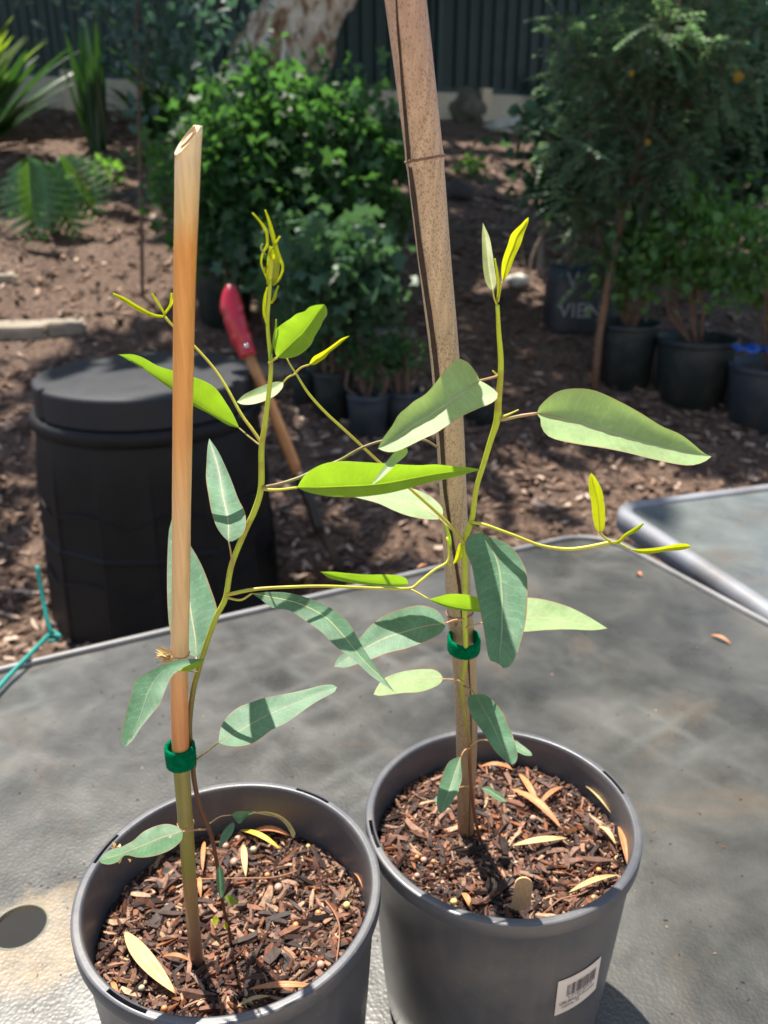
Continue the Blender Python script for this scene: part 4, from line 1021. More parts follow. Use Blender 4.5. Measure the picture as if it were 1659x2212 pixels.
# ------------------------------------------------------------------ leaf builder
def leaf(parent, base, tip, A, B, mid=None, Y0=.41, tilt=1.0, side=0, fold=.25, mt=GLAUC, view='d', pet=None, petm=None, petr=2.2, name='leaf', curl=0, label=None, petY=None, ext=None, wav=1.0):
    """A, B: the two margins from base to tip; tilt: how far the blade lies back per unit of height."""
    base = vw(view, [base])[0]; tip = vw(view, [tip])[0]; A = vw(view, A); B = vw(view, B)
    n = 30; ea = spline([base] + A + [tip], n); eb = spline([base] + B + [tip], n)
    em = spline([base] + vw(view, mid) + [tip], n) if mid else (ea + eb) / 2
    sc = Y0 / F * 1.08; L = np.linalg.norm(np.array(tip) - np.array(base)) + 1
    sd = random.random() * 50
    def Yof(p, t, w): 
        return Y0 - tilt * (p[1] - base[1]) * sc + side * (p[0] - base[0]) * sc + curl * L * sc * t * t + w
    K = 5; v = []; uv = []; f = []; cols = 2 * K + 1
    for i in range(n):
        t = i / (n - 1); m_ = em[i]; wA = np.linalg.norm(ea[i] - m_); wB = np.linalg.norm(eb[i] - m_)
        for k in range(-K, K + 1):
            s = abs(k) / K; E = ea[i] if k < 0 else eb[i]; p = m_ * (1 - s) + E * s
            wd = (wA if k < 0 else wB) * sc
            off = -fold * wd * (s ** 1.3) + wav * wd * .10 * s * mnoise.noise((t * 5 + sd, k * .25, sd)) + wd * .03 * math.sin(t * 60) * s * s * (.4)
            P = at(p[0], p[1], Yof(m_ if False else p, t, off)); v.append(P); uv.append((.5 + .5 * k / K, t))
    for i in range(n - 1):
        for k in range(cols - 1):
            a = i * cols + k; f.append((a, a + 1, a + cols + 1, a + cols))
    mb = MB(); mb.add(v, f, 0, uv)
    mats = [mt, petm or OLIVE]
    if pet:
        q = vw(view, pet); pts = []; Y1 = petY if petY is not None else Y0
        sp_ = spline(q + [base], 10)
        for i in range(10):
            t = i / 9; pts.append(at(sp_[i][0], sp_[i][1], Y1 + (Y0 - Y1) * t))
        mb.tube(pts, [petr * sc * (1 - .25 * i / 9) for i in range(10)], 8, 1)
    # midrib ridge along the blade
    pts = []; rr = []
    for i in range(0, n - 2):
        pts.append(v[i * cols + K] + Vector((0, .0002, 0))); rr.append(max(.00018, petr * sc * .42 * (1 - i / n)))
    if petr > 1: mb.tube(pts, rr, 5, 1 if pet else 0)
    o = mb.build(name, mats, parent)
    if label: o['label'] = label
    return o
def shoot(parent, pts, rads, mt=TWIG, Y=.41, Ys=None, view='d', name='side_shoot', n=None, seg=10):
    q = vw(view, pts); n = n or max(8, len(q) * 5)
    if Ys is None: Ys = [Y] * len(q)
    s = spline([(a[0], a[1], y) for a, y in zip(q, Ys)], n)
    rr = np.interp(np.linspace(0, 1, n), np.linspace(0, 1, len(rads)), rads)
    P = [at(a, b, y) for a, b, y in s]
    mb = MB(); mb.tube(P, [r * depth(p) / F for r, p in zip(rr, P)], seg); return mb.build(name, mt, parent)

# ------------------------------------------------------------------ bamboo canes
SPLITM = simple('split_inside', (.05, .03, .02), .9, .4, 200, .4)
def cane(name, label, cl, mt, nodes, groove=None, top=None, seg=64, hollow=None, extra=None):
    """cl: (px, py, halfwidth px, Y) from the soil up."""
    n = 90; s = spline([(a, b, h, y) for a, b, h, y in cl], n)
    P = [at(a, b, y) for a, b, h, y in s]; rr = [h * depth(p) / F for (a, b, h, y), p in zip(s, P)]
    e = empty(name, P[0], label, 'garden cane', 'bamboo canes in the pots')
    # start below the soil
    P0 = P[0] - (P[1] - P[0]).normalized() * .03; P = [P0] + P; rr = [rr[0]] + rr; ys = [s[0][1] + 40] + [x[1] for x in s]
    def shape(i, k, an, r):
        for (yn, amp) in nodes: 
            d = (ys[i] - yn) / 7.0; r = r * (1 + amp * math.exp(-d * d) - amp * .6 * math.exp(-((ys[i] - yn - 8) / 5) ** 2))
        r *= 1 + .012 * mnoise.noise((math.cos(an) * 2, math.sin(an) * 2, i * .1))
        return r
    mb = MB(); mb.tube(P, rr, seg, shape=shape, cap=True); pushed = set()
    sv = []
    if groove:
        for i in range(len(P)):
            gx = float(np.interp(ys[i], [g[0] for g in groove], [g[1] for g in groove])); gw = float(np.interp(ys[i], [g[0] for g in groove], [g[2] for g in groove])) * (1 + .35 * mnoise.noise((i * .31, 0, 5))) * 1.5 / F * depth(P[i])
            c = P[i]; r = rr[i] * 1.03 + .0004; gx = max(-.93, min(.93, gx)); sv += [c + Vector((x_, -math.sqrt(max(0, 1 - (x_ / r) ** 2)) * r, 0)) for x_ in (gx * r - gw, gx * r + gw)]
    if top:
        ax = (P[-1] - P[-2]).normalized(); nrm = Vector(top).normalized(); cpt = P[-1] - ax * (rr[-1] * .9)
        # slanted cut: slide every vertex above the plane down onto it
        dn = ax.dot(nrm)
        for k, p in enumerate(mb.v):
            h = (Vector(p) - cpt).dot(nrm)
            if h > 0: mb.v[k] = Vector(p) - ax * (h / dn)
    o = mb.build('cane', mt, e)
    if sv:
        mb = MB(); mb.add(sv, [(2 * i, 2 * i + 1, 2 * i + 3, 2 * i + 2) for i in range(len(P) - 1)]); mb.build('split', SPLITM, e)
    return e, P, rr
CANEL = zramp('cane_left', [(0, (.22, .11, .07)), (.07, (.34, .20, .11)), (.15, (.30, .20, .08)), (.17, (.24, .22, .05)), (.33, (.28, .24, .06)), (.37, (.60, .24, .08)), (.45, (.74, .36, .14)), (.47, (.66, .40, .20)), (.52, (.80, .54, .28)), (.66, (.84, .52, .23)), (.76, (.84, .38, .10)), (.92, (.84, .36, .075)), (.96, (.86, .58, .26)), (1, (.90, .70, .42))], .875, 1.385, .30, .38, sscale=(420, 420, 9), spec=.6)
CANER = zramp('cane_right', [(0, (.36, .20, .10)), (.12, (.34, .24, .15)), (.30, (.46, .34, .21)), (.5, (.56, .43, .29)), (.75, (.66, .49, .32)), (.9, (.62, .42, .29)), (1, (.54, .34, .25))], .885, 1.47, .6, .5, .45, (330, 330, 7), bumps=.4)
CANER_NODE = simple('node_ring', (.20, .11, .07), .7, .3, 200)
leftcl = [(426, 2084, 14, .409), (413, 1950, 14.5, .409), (401, 1780, 16, .409), (391, 1640, 18, .409), (387, 1500, 18.8, .409), (388, 1416, 19, .409), (391, 1250, 19.6, .408), (392, 1106, 20, .407), (394, 950, 21, .406), (396, 800, 22, .405), (399, 600, 24, .403), (403, 450, 26, .401), (406, 330, 28, .400), (408, 285, 28.6, .399), (408.5, 268, 28.6, .399)]
eL, PLc, rLc = cane('bamboo_cane', 'glossy orange-tan bamboo cane with a slanted cut tip in the left pot', leftcl, CANEL, [(1416, .10), (1782, .08)], None, (-.62, -.42, .66))
rightcl = [(1006, 1812, 17, .517), (1007, 1700, 20, .513), (1008, 1571, 23.5, .508), (1003, 1426, 26, .503), (993, 1321, 28, .499), (989, 1256, 27.5, .497), (981, 1106, 28.5, .491), (972, 933, 30.5, .484), (961, 773, 31.5, .478), (938, 553, 36, .469), (917.5, 345, 40.5, .461), (896, 160, 43, .453), (876, 0, 45, .447), (866, -80, 46, .444)]
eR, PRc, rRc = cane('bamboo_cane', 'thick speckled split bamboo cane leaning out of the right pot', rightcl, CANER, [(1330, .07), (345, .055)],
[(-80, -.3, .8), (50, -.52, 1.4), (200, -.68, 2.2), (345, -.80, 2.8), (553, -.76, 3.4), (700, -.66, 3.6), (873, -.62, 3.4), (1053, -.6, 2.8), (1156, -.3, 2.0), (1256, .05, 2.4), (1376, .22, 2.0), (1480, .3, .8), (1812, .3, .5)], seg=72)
# hollow end of the left cane
def cane_end():
    ax = (PLc[-1] - PLc[-2]).normalized(); nrm = Vector((-.62, -.42, .66)).normalized(); cpt = PLc[-1] - ax * (rLc[-1] * .9)
    a = nrm.cross(ax).normalized(); b = nrm.cross(a); r = rLc[-1]; k = 1 / abs(nrm.dot(ax))
    mb = MB(); v = []; n = 40
    for (s, d) in ((.62, .0007), (.58, .0006), (.50, -.0010), (.44, -.004)):
        for i in range(n):
            an = 2 * math.pi * i / n; v.append(cpt + nrm * d + a * (math.cos(an) * r * s) + b * (math.sin(an) * r * s * k * .92))
    f = []
    for j in range(3):
        for i in range(n): f.append((j * n + i, j * n + (i + 1) % n, (j + 1) * n + (i + 1) % n, (j + 1) * n + i))
    f.append([3 * n + i for i in range(n)])
    mb.add(v, f); mb.build('hollow_end', simple('pith', (.62, .44, .30), .8, .2, 200), eL)
cane_end()
for yn in (1416, 1782):
    k_ = min(range(1, len(PLc)), key=lambda i: abs((1106 + F * (-(PLc[i].y * SP + (PLc[i].z - CAMZ) * CP)) / depth(PLc[i])) - yn)); c_ = PLc[k_]; rn = rLc[k_] * 1.06
    ring = [c_ + Vector((math.cos(a) * rn, math.sin(a) * rn, math.sin(a * 2) * .0004)) for a in np.linspace(0, 2 * math.pi, 50)]
    mb = MB(); mb.tube(ring, [.0005] * 50, 6, cap=False); mb.build('node_ring', simple('node_ring_tan', (.38, .24, .12), .7, .3, 200), eL)
# torn sheath at the left cane's node
mb = MB()
for k in range(16):
    d = Vector((-1, random.uniform(-.7, .4), random.uniform(-.1, .55))).normalized(); q = at(371 + random.uniform(-2, 2), 1416 + random.uniform(-6, 12), .404)
    cards(mb, q, d, rvec(), random.uniform(.004, .011), .0011, .3)
mb.build('torn_sheath', DRY, eL)
for (yn, tilt_) in ((345, .16), (1332, .1)):
    k_ = min(range(1, len(PRc)), key=lambda i: abs((1106 + F * (-(PRc[i].y * SP + (PRc[i].z - CAMZ) * CP)) / depth(PRc[i])) - yn)); c_ = PRc[k_]; rn = rRc[k_] * 1.035
    ring = [c_ + Vector((math.cos(a) * rn, math.sin(a) * rn, math.cos(a) * rn * tilt_ + .0006 * mnoise.noise((math.cos(a) * 3, math.sin(a) * 3, 0)))) for a in np.linspace(0, 2 * math.pi, 50)]
    mb = MB(); mb.tube(ring, [.0007] * 50, 6, cap=False); mb.build('node_ring', CANER_NODE, eR)
mb = MB()
for (px, py, r) in ((985, 1350, 4.5),):
    q = at(px, py, .487); mb.lathe([(.0001, .0012), (.0007, .0012), (.0012, .0004), (.0013, -.0012)], (0, 0, 0), 14); M = Matrix.Rotation(R(75), 3, 'X'); mb.v = [M @ Vector(p) + q for p in mb.v]
mb.build('bud_scar', simple('scar', (.22, .13, .08), .8, .3, 300), eR)

# ------------------------------------------------------------------ left plant
bL = on_z(500, 2044, SZL); YL = .418
tL = empty('eucalyptus_sapling', bL, 'young eucalyptus tied to the tan cane in the left pot, topped by a curled bud', 'sapling', 'potted young eucalyptus')
stl = vw('E', [(1000, 790), (988, 690), (965, 600), (940, 430), (915, 300), (893, 240), (868, 180), (845, 90), (833, 0)]) + vw('F', [(345, 1240), (312, 1100), (305, 900), (335, 650), (372, 510), (410, 380), (470, 200), (530, 40)]) + vw('C', [(975, 370), (1000, 230), (1060, 80)]) + vw('A', [(1100, 1100), (1128, 1000), (1130, 830), (1143, 740), (1165, 560), (1170, 460), (1158, 330), (1157, 250), (1163, 180), (1168, 100)])
ysl = list(np.interp(np.linspace(0, 1, len(stl)), [0, .3, .5, 1], [.424, .418, .412, .398]))
rsl = [3.2, 3.6, 4, 4.2, 4.6, 5, 5.2, 5.6, 5.6, 6, 6.2, 6, 6, 6, 6.2, 6.4, 6.6, 6.8, 6.6, 6.4, 5.4, 5, 4.6, 4.2, 4, 4]
shoot(tL, stl, rsl, STEML, Ys=ysl, name='stem', n=120, seg=14)
leaf(tL, (517, 925), (256, 766), [(505, 898), (490, 873), (465, 838), (435, 820), (415, 814), (372, 800), (340, 790), (310, 773), (285, 765)], [(492, 918), (450, 893), (415, 875), (372, 843), (340, 820), (305, 793), (280, 775)], [(475, 903), (420, 870), (372, 836), (325, 806), (290, 785)], .432, .25, .1, .3, LIME, pet=[(562, 962), (540, 945)], petY=.405)
leaf(tL, (494, 1170), (452, 947), [(480, 1156), (467, 1136), (457, 1106), (450, 1068), (445, 1033), (446, 1003), (448, 968)], [(505, 1168), (522, 1156), (531, 1136), (529, 1106), (515, 1078), (500, 1038), (485, 1003), (470, 973)], [(492, 1120), (482, 1073), (472, 1013)], .395, 1.5, 0, .35, GLAUC, pet=[(503, 1228), (498, 1190)], petY=.408, petm=PINK)
leaf(tL, (424, 1420), (372, 1119), [(405, 1412), (385, 1400), (368, 1366), (362, 1306), (361, 1231), (364, 1156), (369, 1130)], [(432, 1411), (445, 1391), (460, 1346), (468, 1318), (467, 1306), (455, 1271), (440, 1231), (425, 1201), (410, 1176), (390, 1140)], [(422, 1380), (412, 1320), (400, 1240), (385, 1170)], .428, 1.1, 0, .2, GLAUC, pet=[(426, 1455), (424, 1435)], petY=.412, petm=PINK)
leaf(tL, (440, 1424), (271, 1613), [(410, 1423), (380, 1426), (350, 1436), (320, 1451), (296, 1465), (287, 1476), (285, 1496), (275, 1526), (270, 1551), (263, 1581), (261, 1601)], [(420, 1432), (400, 1440), (387, 1448), (370, 1463), (355, 1496), (345, 1521), (325, 1546), (305, 1571), (287, 1598)], [(400, 1431), (370, 1440), (342, 1458), (320, 1496), (307, 1536), (292, 1576)], .392, .9, .3, .15, GLAUC)
leaf(tL, (385, 1449), (443, 1421), [(400, 1440), (420, 1429), (434, 1423)], [(400, 1450), (416, 1447), (432, 1437)], None, .396, -.2, 0, .2, LIME, pet=[(428, 1451), (415, 1451), (400, 1447)], petr=1.8, petY=.408)
leaf(tL, (540, 1085), (1508, 634), [(545, 1040), (560, 960), (610, 875), (700, 800), (800, 760), (900, 725), (1000, 705), (1200, 665), (1380, 620), (1470, 613)], [(600, 1110), (700, 1118), (810, 1095), (900, 1040), (970, 985), (1100, 920), (1200, 850), (1330, 760), (1440, 700), (1490, 670)], [(700, 990), (850, 910), (1000, 830), (1150, 770), (1350, 690)], .385, 1.3, -.1, .12, GLAUC, 'F', pet=[(350, 1235), (440, 1165)], petY=.410, petm=OLIVE, petr=2.8)
leaf(tL, (790, 275), (428, 400), [(770, 255), (730, 242), (680, 248), (620, 275), (580, 310), (550, 328), (520, 342), (480, 352), (445, 375)], [(785, 310), (750, 345), (700, 370), (640, 385), (590, 386), (560, 378), (530, 380), (510, 405), (470, 417), (435, 410)], [(700, 300), (640, 325), (580, 350), (500, 380)], .385, 1.5, .1, .15, DARKL, 'E', pet=[(888, 265), (840, 268)], petY=.414, petm=PINK, petr=3)
mb = MB()
for k in range(26):
    q = at(*vw('E', [(random.uniform(500, 600), 0)])[0][:1], vw('E', [(0, 0)])[0][1] + .5 * (420 - .45 * 0) / 1, .38) if False else at(random.uniform(246, 300), 1659 + .5 * random.uniform(325, 395), .379)
    cards(mb, q, rvec(), rvec(), random.uniform(.002, .006), .0012, .5)
mb.build('eaten_patch', DRY, tL)
leaf(tL, (1000, 203), (1100, 196), [(1020, 188), (1060, 186), (1085, 190)], [(1015, 222), (1035, 240), (1060, 215), (1080, 200)], None, .425, .6, 0, .3, DARKL, 'E', pet=[(905, 240), (950, 210)], petY=.419, petm=PINK, petr=1.8)
leaf(tL, (1090, 192), (1270, 302), [(1150, 188), (1205, 202), (1245, 230), (1268, 262), (1277, 285)], [(1150, 202), (1195, 215), (1230, 240), (1252, 275), (1262, 300)], None, .428, .4, 0, .6, leafmat('curled_dry', (.30, .26, .13), (.4, .3, .08), .25, var=.4, vs=.01), 'E', label='dried brown curled leaf')
leaf(tL, (1008, 235), (945, 352), [(990, 245), (960, 280), (948, 320)], [(1014, 250), (1000, 290), (970, 325)], None, .43, 1.2, 0, .4, GLAUC, 'E')
leaf(tL, (952, 420), (958, 562), [(936, 440), (934, 500), (945, 545)], [(966, 450), (970, 510), (966, 545)], None, .414, .7, 0, .1, DARKL, 'E')
leaf(tL, (968, 555), (1030, 586), [(985, 548), (1010, 560)], [(985, 580), (1010, 592)], None, .414, 1, 0, .1, LIME, 'E')
leaf(tL, (945, 655), (916, 662), [(935, 640), (920, 645)], [(935, 680), (922, 680)], None, .418, 1, 0, .1, YELL, 'E')
leaf(tL, (965, 680), (986, 682), [(970, 668), (980, 668)], [(970, 694), (981, 694)], None, .418, 1, 0, .1, YELL, 'E')
leaf(tL, (690, 1680), (1130, 1181), [(660, 1600), (655, 1500), (670, 1430), (730, 1370), (820, 1310), (870, 1270), (950, 1245), (985, 1210), (1040, 1190), (1100, 1183)], [(780, 1685), (870, 1665), (950, 1615), (1010, 1550), (1040, 1480), (1090, 1400), (1120, 1330), (1150, 1290), (1157, 1250), (1150, 1210)], [(760, 1610), (850, 1520), (930, 1440), (1000, 1350), (1070, 1250)], .396, .15, .1, .25, LIME, 'G', pet=[(615, 1730), (650, 1700)], petY=.400, petm=TWIG, petr=3)
leaf(tL, (642, 1053), (1041, 1015), [(655, 1030), (675, 1013), (705, 1000), (740, 996), (780, 998), (830, 1001), (861, 1003), (907, 1005), (939, 1003), (969, 1006), (1000, 1008), (1022, 1011)], [(655, 1060), (685, 1068), (720, 1073), (768, 1074), (803, 1071), (837, 1066), (872, 1058), (907, 1048), (942, 1039), (969, 1034), (1000, 1026), (1022, 1019)], [(690, 1053), (740, 1051), (800, 1048), (850, 1041), (907, 1030), (960, 1021), (1000, 1017)], .400, .1, .12, .2, LIME, pet=[(566, 1057), (600, 1058)], petY=.404, petm=TWIG, petr=3.4)
shoot(tL, [(566, 1053), (605, 1045), (650, 1030), (690, 1010), (732, 995), (780, 968), (823, 953), (870, 945), (916, 950), (946, 967)], [3.6, 3.4, 3, 2.8, 2.6], OLIVE, Ys=[.404, .408, .412, .416, .42, .422, .425, .428, .43, .43])
leaf(tL, (480, 1100), (150, 1442), [(400, 1115), (340, 1165), (270, 1260), (200, 1360)], [(486, 1140), (460, 1180), (390, 1240), (310, 1320), (220, 1400)], None, .395, 1.0, 0, .3, PALE, 'H')
shoot(tL, [(490, 1285), (550, 1273), (625, 1268), (700, 1266), (775, 1269), (830, 1271), (886, 1271), (905, 1258), (937, 1232), (966, 1214), (970, 1190), (966, 1160)], [4.6, 3.8, 3.4, 3.2, 3.2, 3.6, 3, 2.6], TWIG, Ys=[.408, .41, .414, .418, .424, .428, .432, .434, .438, .441, .443, .445])
leaf(tL, (390, 952), (1080, 1012), [(460, 935), (560, 910), (700, 915), (800, 940), (900, 970), (1000, 975), (1060, 985)], [(450, 985), (520, 1015), (620, 1040), (720, 1052), (850, 1058), (960, 1052), (1040, 1035)], [(500, 990), (620, 1020), (750, 1035), (900, 1030)], .425, .2, .05, .3, LIME, 'I', pet=[(232, 866), (310, 905)], petY=.432, petm=TWIG)
leaf(tL, (882, 1263), (692, 1235), [(878, 1250), (860, 1243), (830, 1241), (790, 1241), (750, 1238), (720, 1235)], [(860, 1267), (820, 1265), (780, 1262), (740, 1256), (710, 1248)], [(840, 1262), (790, 1257), (740, 1248)], .430, .2, 0, .2, LIME)
leaf(tL, (580, 674), (655, 492), [(600, 630), (618, 560), (638, 500)], [(640, 640), (667, 590), (673, 530)], None, .44, .1, 0, .2, YELL, 'I', pet=[(545, 655), (560, 672)], petm=TWIG, petY=.441)
leaf(tL, (565, 560), (495, 300), [(555, 500), (545, 430), (520, 360)], [(575, 500), (570, 440), (540, 370)], None, .443, 0, 0, .1, LIME, 'I')
leaf(tL, (1088, 352), (1706, 780), [(1160, 345), (1250, 350), (1340, 375), (1430, 415), (1500, 470), (1560, 570), (1610, 650), (1664, 722)], [(1130, 380), (1180, 415), (1250, 425), (1320, 470), (1390, 520), (1450, 580), (1530, 640), (1600, 705), (1662, 748)], [(1180, 370), (1290, 395), (1400, 450), (1480, 530), (1560, 630), (1640, 710)], .402, .9, -.1, .12, GLAUC, 'C', pet=[(980, 370), (1040, 380)], petY=.408, petm=TWIG, petr=3)
wm, wt, wb, wo_ = mat('water_drop'); wb.inputs['Transmission Weight'].default_value = 1; wb.inputs['Roughness'].default_value = .02; wb.inputs['IOR'].default_value = 1.33
q_ = vw('F', [(722, 915)])[0]; q_ = at(q_[0], q_[1], .3985); mb = MB(); mb.lathe([(.0001, .0009), (.0008, .0008), (.0014, .0004), (.0017, 0), (.0014, -.0003), (.0001, -.0004)], (0, 0, 0), 20)
M_ = Matrix.Rotation(R(38), 3, 'X') @ Matrix.Diagonal((.8, 1.5, 1)); mb.v = [M_ @ Vector(p) + q_ for p in mb.v]; mb.build('water_drop', wm, tL)
# bud of curled young leaves at the top
def strip(parent, pts, ws, mt, view, Y, name='leaf', dy=0):
    q = spline([p + (y,) for p, y in zip(vw(view, pts), np.linspace(Y, Y + dy, len(pts)))], 26); w_ = np.interp(np.linspace(0, 1, 26), np.linspace(0, 1, len(ws)), ws) * VW[view][0]
    v = []; uv = []; f = []
    for i in range(26):
        t_ = q[min(i + 1, 25)][:2] - q[max(i - 1, 0)][:2]; t_ = t_ / (np.linalg.norm(t_) + 1e-9); nn = np.array([-t_[1], t_[0]])
        for k in (-1, 0, 1):
            p = q[i][:2] + nn * k * w_[i] / 2; v.append(at(p[0], p[1], q[i][2] - (abs(k) * w_[i] * .00012))); uv.append((.5 + .5 * k, i / 25))
    for i in range(25):
        for k in (0, 1): f.append((i * 3 + k, i * 3 + k + 1, i * 3 + k + 4, i * 3 + k + 3))
    mb = MB(); mb.add(v, f, 0, uv); o = mb.build(name, mt, parent); md = o.modifiers.new('t', 'SOLIDIFY'); md.thickness = .0002; return o
bud = leaf(tL, (630, 1000), (640, 640), [(598, 960), (590, 880), (598, 780), (605, 700)], [(690, 950), (712, 860), (715, 780), (690, 700)], None, .398, .0, 0, .5, leafmat('olive_young', (.22, .24, .03), (.38, .40, .02), .5, vs=20), 'G', label='folded olive-green bud leaf')
strip(tL, [(615, 995), (590, 930), (560, 860), (541, 790), (555, 710), (588, 650), (600, 600), (590, 510), (560, 450), (510, 385), (457, 326)], [14, 14, 12, 14, 16, 18, 20, 26, 20, 14, 10], YELL, 'G', .394)
strip(tL, [(650, 1005), (700, 960), (735, 885), (742, 820), (715, 750), (690, 680), (665, 600), (640, 500), (610, 390), (577, 298)], [12, 16, 16, 24, 26, 34, 38, 30, 20, 6], YELL, 'G', .393)
strip(tL, [(600, 1000), (602, 880), (604, 780), (622, 690), (665, 630), (718, 545)], [10, 10, 12, 16, 18, 14], YELL, 'G', .390)
strip(tL, [(585, 720), (545, 670), (545, 630), (560, 618)], [8, 12, 14, 8], PALE, 'G', .392)
strip(tL, [(570, 880), (575, 850), (578, 830)], [10, 8, 4], YELL, 'G', .392)
strip(tL, [(592, 1375), (572, 1290), (570, 1200), (578, 1110), (600, 1020)], [6, 22, 26, 22, 8], YELL, 'G', .395)
strip(tL, [(635, 1175), (665, 1120), (680, 1060), (705, 1005)], [10, 26, 18, 10], YELL, 'G', .395)
strip(tL, [(618, 1710), (640, 1600), (662, 1480), (680, 1400), (680, 1320)], [10, 12, 12, 18, 8], LIME, 'G', .397)
strip(tL, [(640, 760), (650, 700), (610, 640)], [40, 46, 20], YELL, 'G', .391)
# branch to the upper left
shoot(tL, [(1130, 808), (1090, 750), (1040, 680), (980, 570), (920, 480), (835, 385), (745, 300), (712, 262)], [3.6, 3.2, 3, 2.8, 3], TWIG, Ys=[.405, .407, .410, .415, .420, .424, .426, .426], view='A')
strip(tL, [(712, 262), (660, 256), (590, 222), (540, 190), (487, 163)], [8, 14, 18, 16, 8], YELL, 'A', .426)
strip(tL, [(712, 260), (705, 240), (690, 215), (657, 163)], [8, 7, 8, 7], YELL, 'A', .426)
strip(tL, [(711, 250), (735, 215), (742, 190), (742, 160)], [8, 9, 14, 8], YELL, 'A', .426)

# ------------------------------------------------------------------ right plant
bR = on_z(1044, 1829, SZR)
tR = empty('eucalyptus_sapling', bR, 'young eucalyptus tied to the thick speckled cane in the right pot', 'sapling', 'potted young eucalyptus')
strp = vw('J', [(725, 1770), (660, 1560), (622, 1350), (602, 1150), (592, 950), (590, 780), (562, 600), (532, 420), (522, 200), (550, 30)]) + vw('D', [(353, 560), (348, 450), (350, 300), (350, 180), (347, 130), (362, 85), (382, 20)]) + vw('B', [(400, 1000), (430, 900), (460, 800), (488, 710), (495, 620), (502, 540), (505, 450), (496, 330), (490, 212)])
ysr = list(np.interp(np.linspace(0, 1, len(strp)), [0, .12, .35, .5, .65, 1], [.5035, .492, .478, .470, .468, .452]))
rsr = [3.4, 3.6, 3.8, 4, 4.2, 4.4, 4.6, 5, 5.2, 5.4, 5.6, 5.8, 5.6, 5.6, 6, 6.2, 5.6, 5.4, 5.8, 6.4, 8, 7, 6.4, 6, 5, 4.4]
shoot(tR, strp, rsr, STEMR, Ys=ysr, name='stem', n=120, seg=14)
YR = .462
leaf(tR, (1160, 470), (210, 1105), [(1120, 390), (1060, 310), (1000, 275), (960, 265), (900, 300), (860, 350), (800, 420), (740, 500), (650, 600), (550, 660), (470, 730), (400, 790), (350, 880), (300, 950), (250, 1020)], [(1190, 485), (1290, 550), (1332, 600), (1310, 650), (1250, 690), (1150, 730), (1000, 800), (870, 880), (750, 960), (620, 1020), (500, 1080), (400, 1125), (330, 1140), (250, 1125)], [(1100, 512), (1000, 580), (850, 690), (700, 790), (550, 880), (430, 970), (330, 1040)], .430, .75, .2, .55, PALE, 'H', pet=[(1325, 430), (1240, 452)], petY=.458, petm=PINK, petr=3)
shoot(tR, [(1330, 430), (1305, 405), (1278, 378)], [2.6, 2.2, 1.6], TWIG, .458, view='H', n=8)
leaf(tR, (660, 680), (1415, 866), [(668, 655), (700, 620), (750, 585), (820, 572), (900, 578), (970, 605), (1050, 645), (1120, 685), (1200, 735), (1280, 770), (1340, 815), (1380, 850)], [(675, 700), (680, 740), (705, 775), (750, 795), (850, 815), (950, 830), (1050, 850), (1150, 875), (1250, 897), (1320, 905), (1370, 895), (1400, 880)], [(780, 703), (900, 740), (1000, 770), (1100, 800), (1200, 825), (1300, 848)], .456, .8, -.1, .6, PALE, 'B', pet=[(505, 708), (580, 692)], petY=.458, petm=PINK, petr=4)
shoot(tR, [(512, 695), (545, 682), (582, 664)], [3, 2.4, 1.6], TWIG, .458, view='B', n=8)
leaf(tR, (790, 1762), (-40, 1545), [(816, 1720), (810, 1660), (760, 1600), (700, 1550), (620, 1510), (540, 1480), (440, 1462), (280, 1470), (100, 1510)], [(740, 1767), (620, 1760), (480, 1730), (350, 1680), (220, 1620), (120, 1590), (0, 1560)], [(700, 1710), (600, 1650), (480, 1610), (300, 1575), (150, 1555)], .475, 1.3, 0, .15, PALE, 'H', pet=[(905, 1860), (850, 1822)], petY=.468, petm=PINK, petr=3)
leaf(tR, (1065, 628), (1043, 481), [(1057, 623), (1049, 608), (1044, 583), (1042, 553), (1041, 510)], [(1072, 610), (1069, 583), (1064, 548), (1058, 515), (1050, 495)], None, .452, .9, 0, .4, leafmat('mottled_young', (.32, .36, .14), (.4, .5, .08), .35, var=.3), pet=[(1073, 658), (1067, 642)], petm=TWIG)
leaf(tR, (1085, 608), (1142, 469), [(1083, 590), (1084, 570), (1088, 553), (1097, 528), (1105, 505), (1126, 484), (1135, 474)], [(1093, 600), (1103, 580), (1112, 555), (1124, 530), (1132, 505), (1141, 480)], None, .452, .0, 0, .2, YELL, pet=[(1076, 652), (1080, 630)], petm=TWIG)
strip(tR, [(1074, 655), (1077, 620), (1074, 590), (1069, 558)], [4, 5, 5, 2], YELL, 'd', .452)
shoot(tR, [(1018, 1128), (1048, 1134), (1082, 1146), (1117, 1159), (1167, 1178), (1219, 1186), (1262, 1183), (1322, 1171)], [3.6, 3.4, 3.4, 3.6, 4, 4.2, 4.6], TWIG, Ys=[.466, .462, .46, .458, .455, .452, .45, .448])
leaf(tR, (1295, 1150), (1277, 1021), [(1287, 1143), (1282, 1126), (1279, 1106), (1277, 1083), (1272, 1058), (1272, 1033)], [(1303, 1147), (1307, 1131), (1307, 1106), (1305, 1083), (1300, 1058), (1287, 1033)], None, .446, .1, 0, .3, YELL, pet=[(1318, 1170), (1305, 1160)], petm=TWIG, petr=3.2)
strip(tR, [(980, 135), (1015, 128), (1045, 100), (1085, 78), (1121, 50)], [10, 13, 14, 20, 6], YELL, 'D', .447)
leaf(tR, (1062, 160), (1328, 150), [(1130, 158), (1200, 150), (1270, 137), (1310, 138)], [(1100, 178), (1150, 181), (1220, 170), (1290, 164)], None, .447, .2, 0, .2, YELL, 'D', pet=[(980, 133), (1020, 138)], petm=TWIG, petr=2.6)
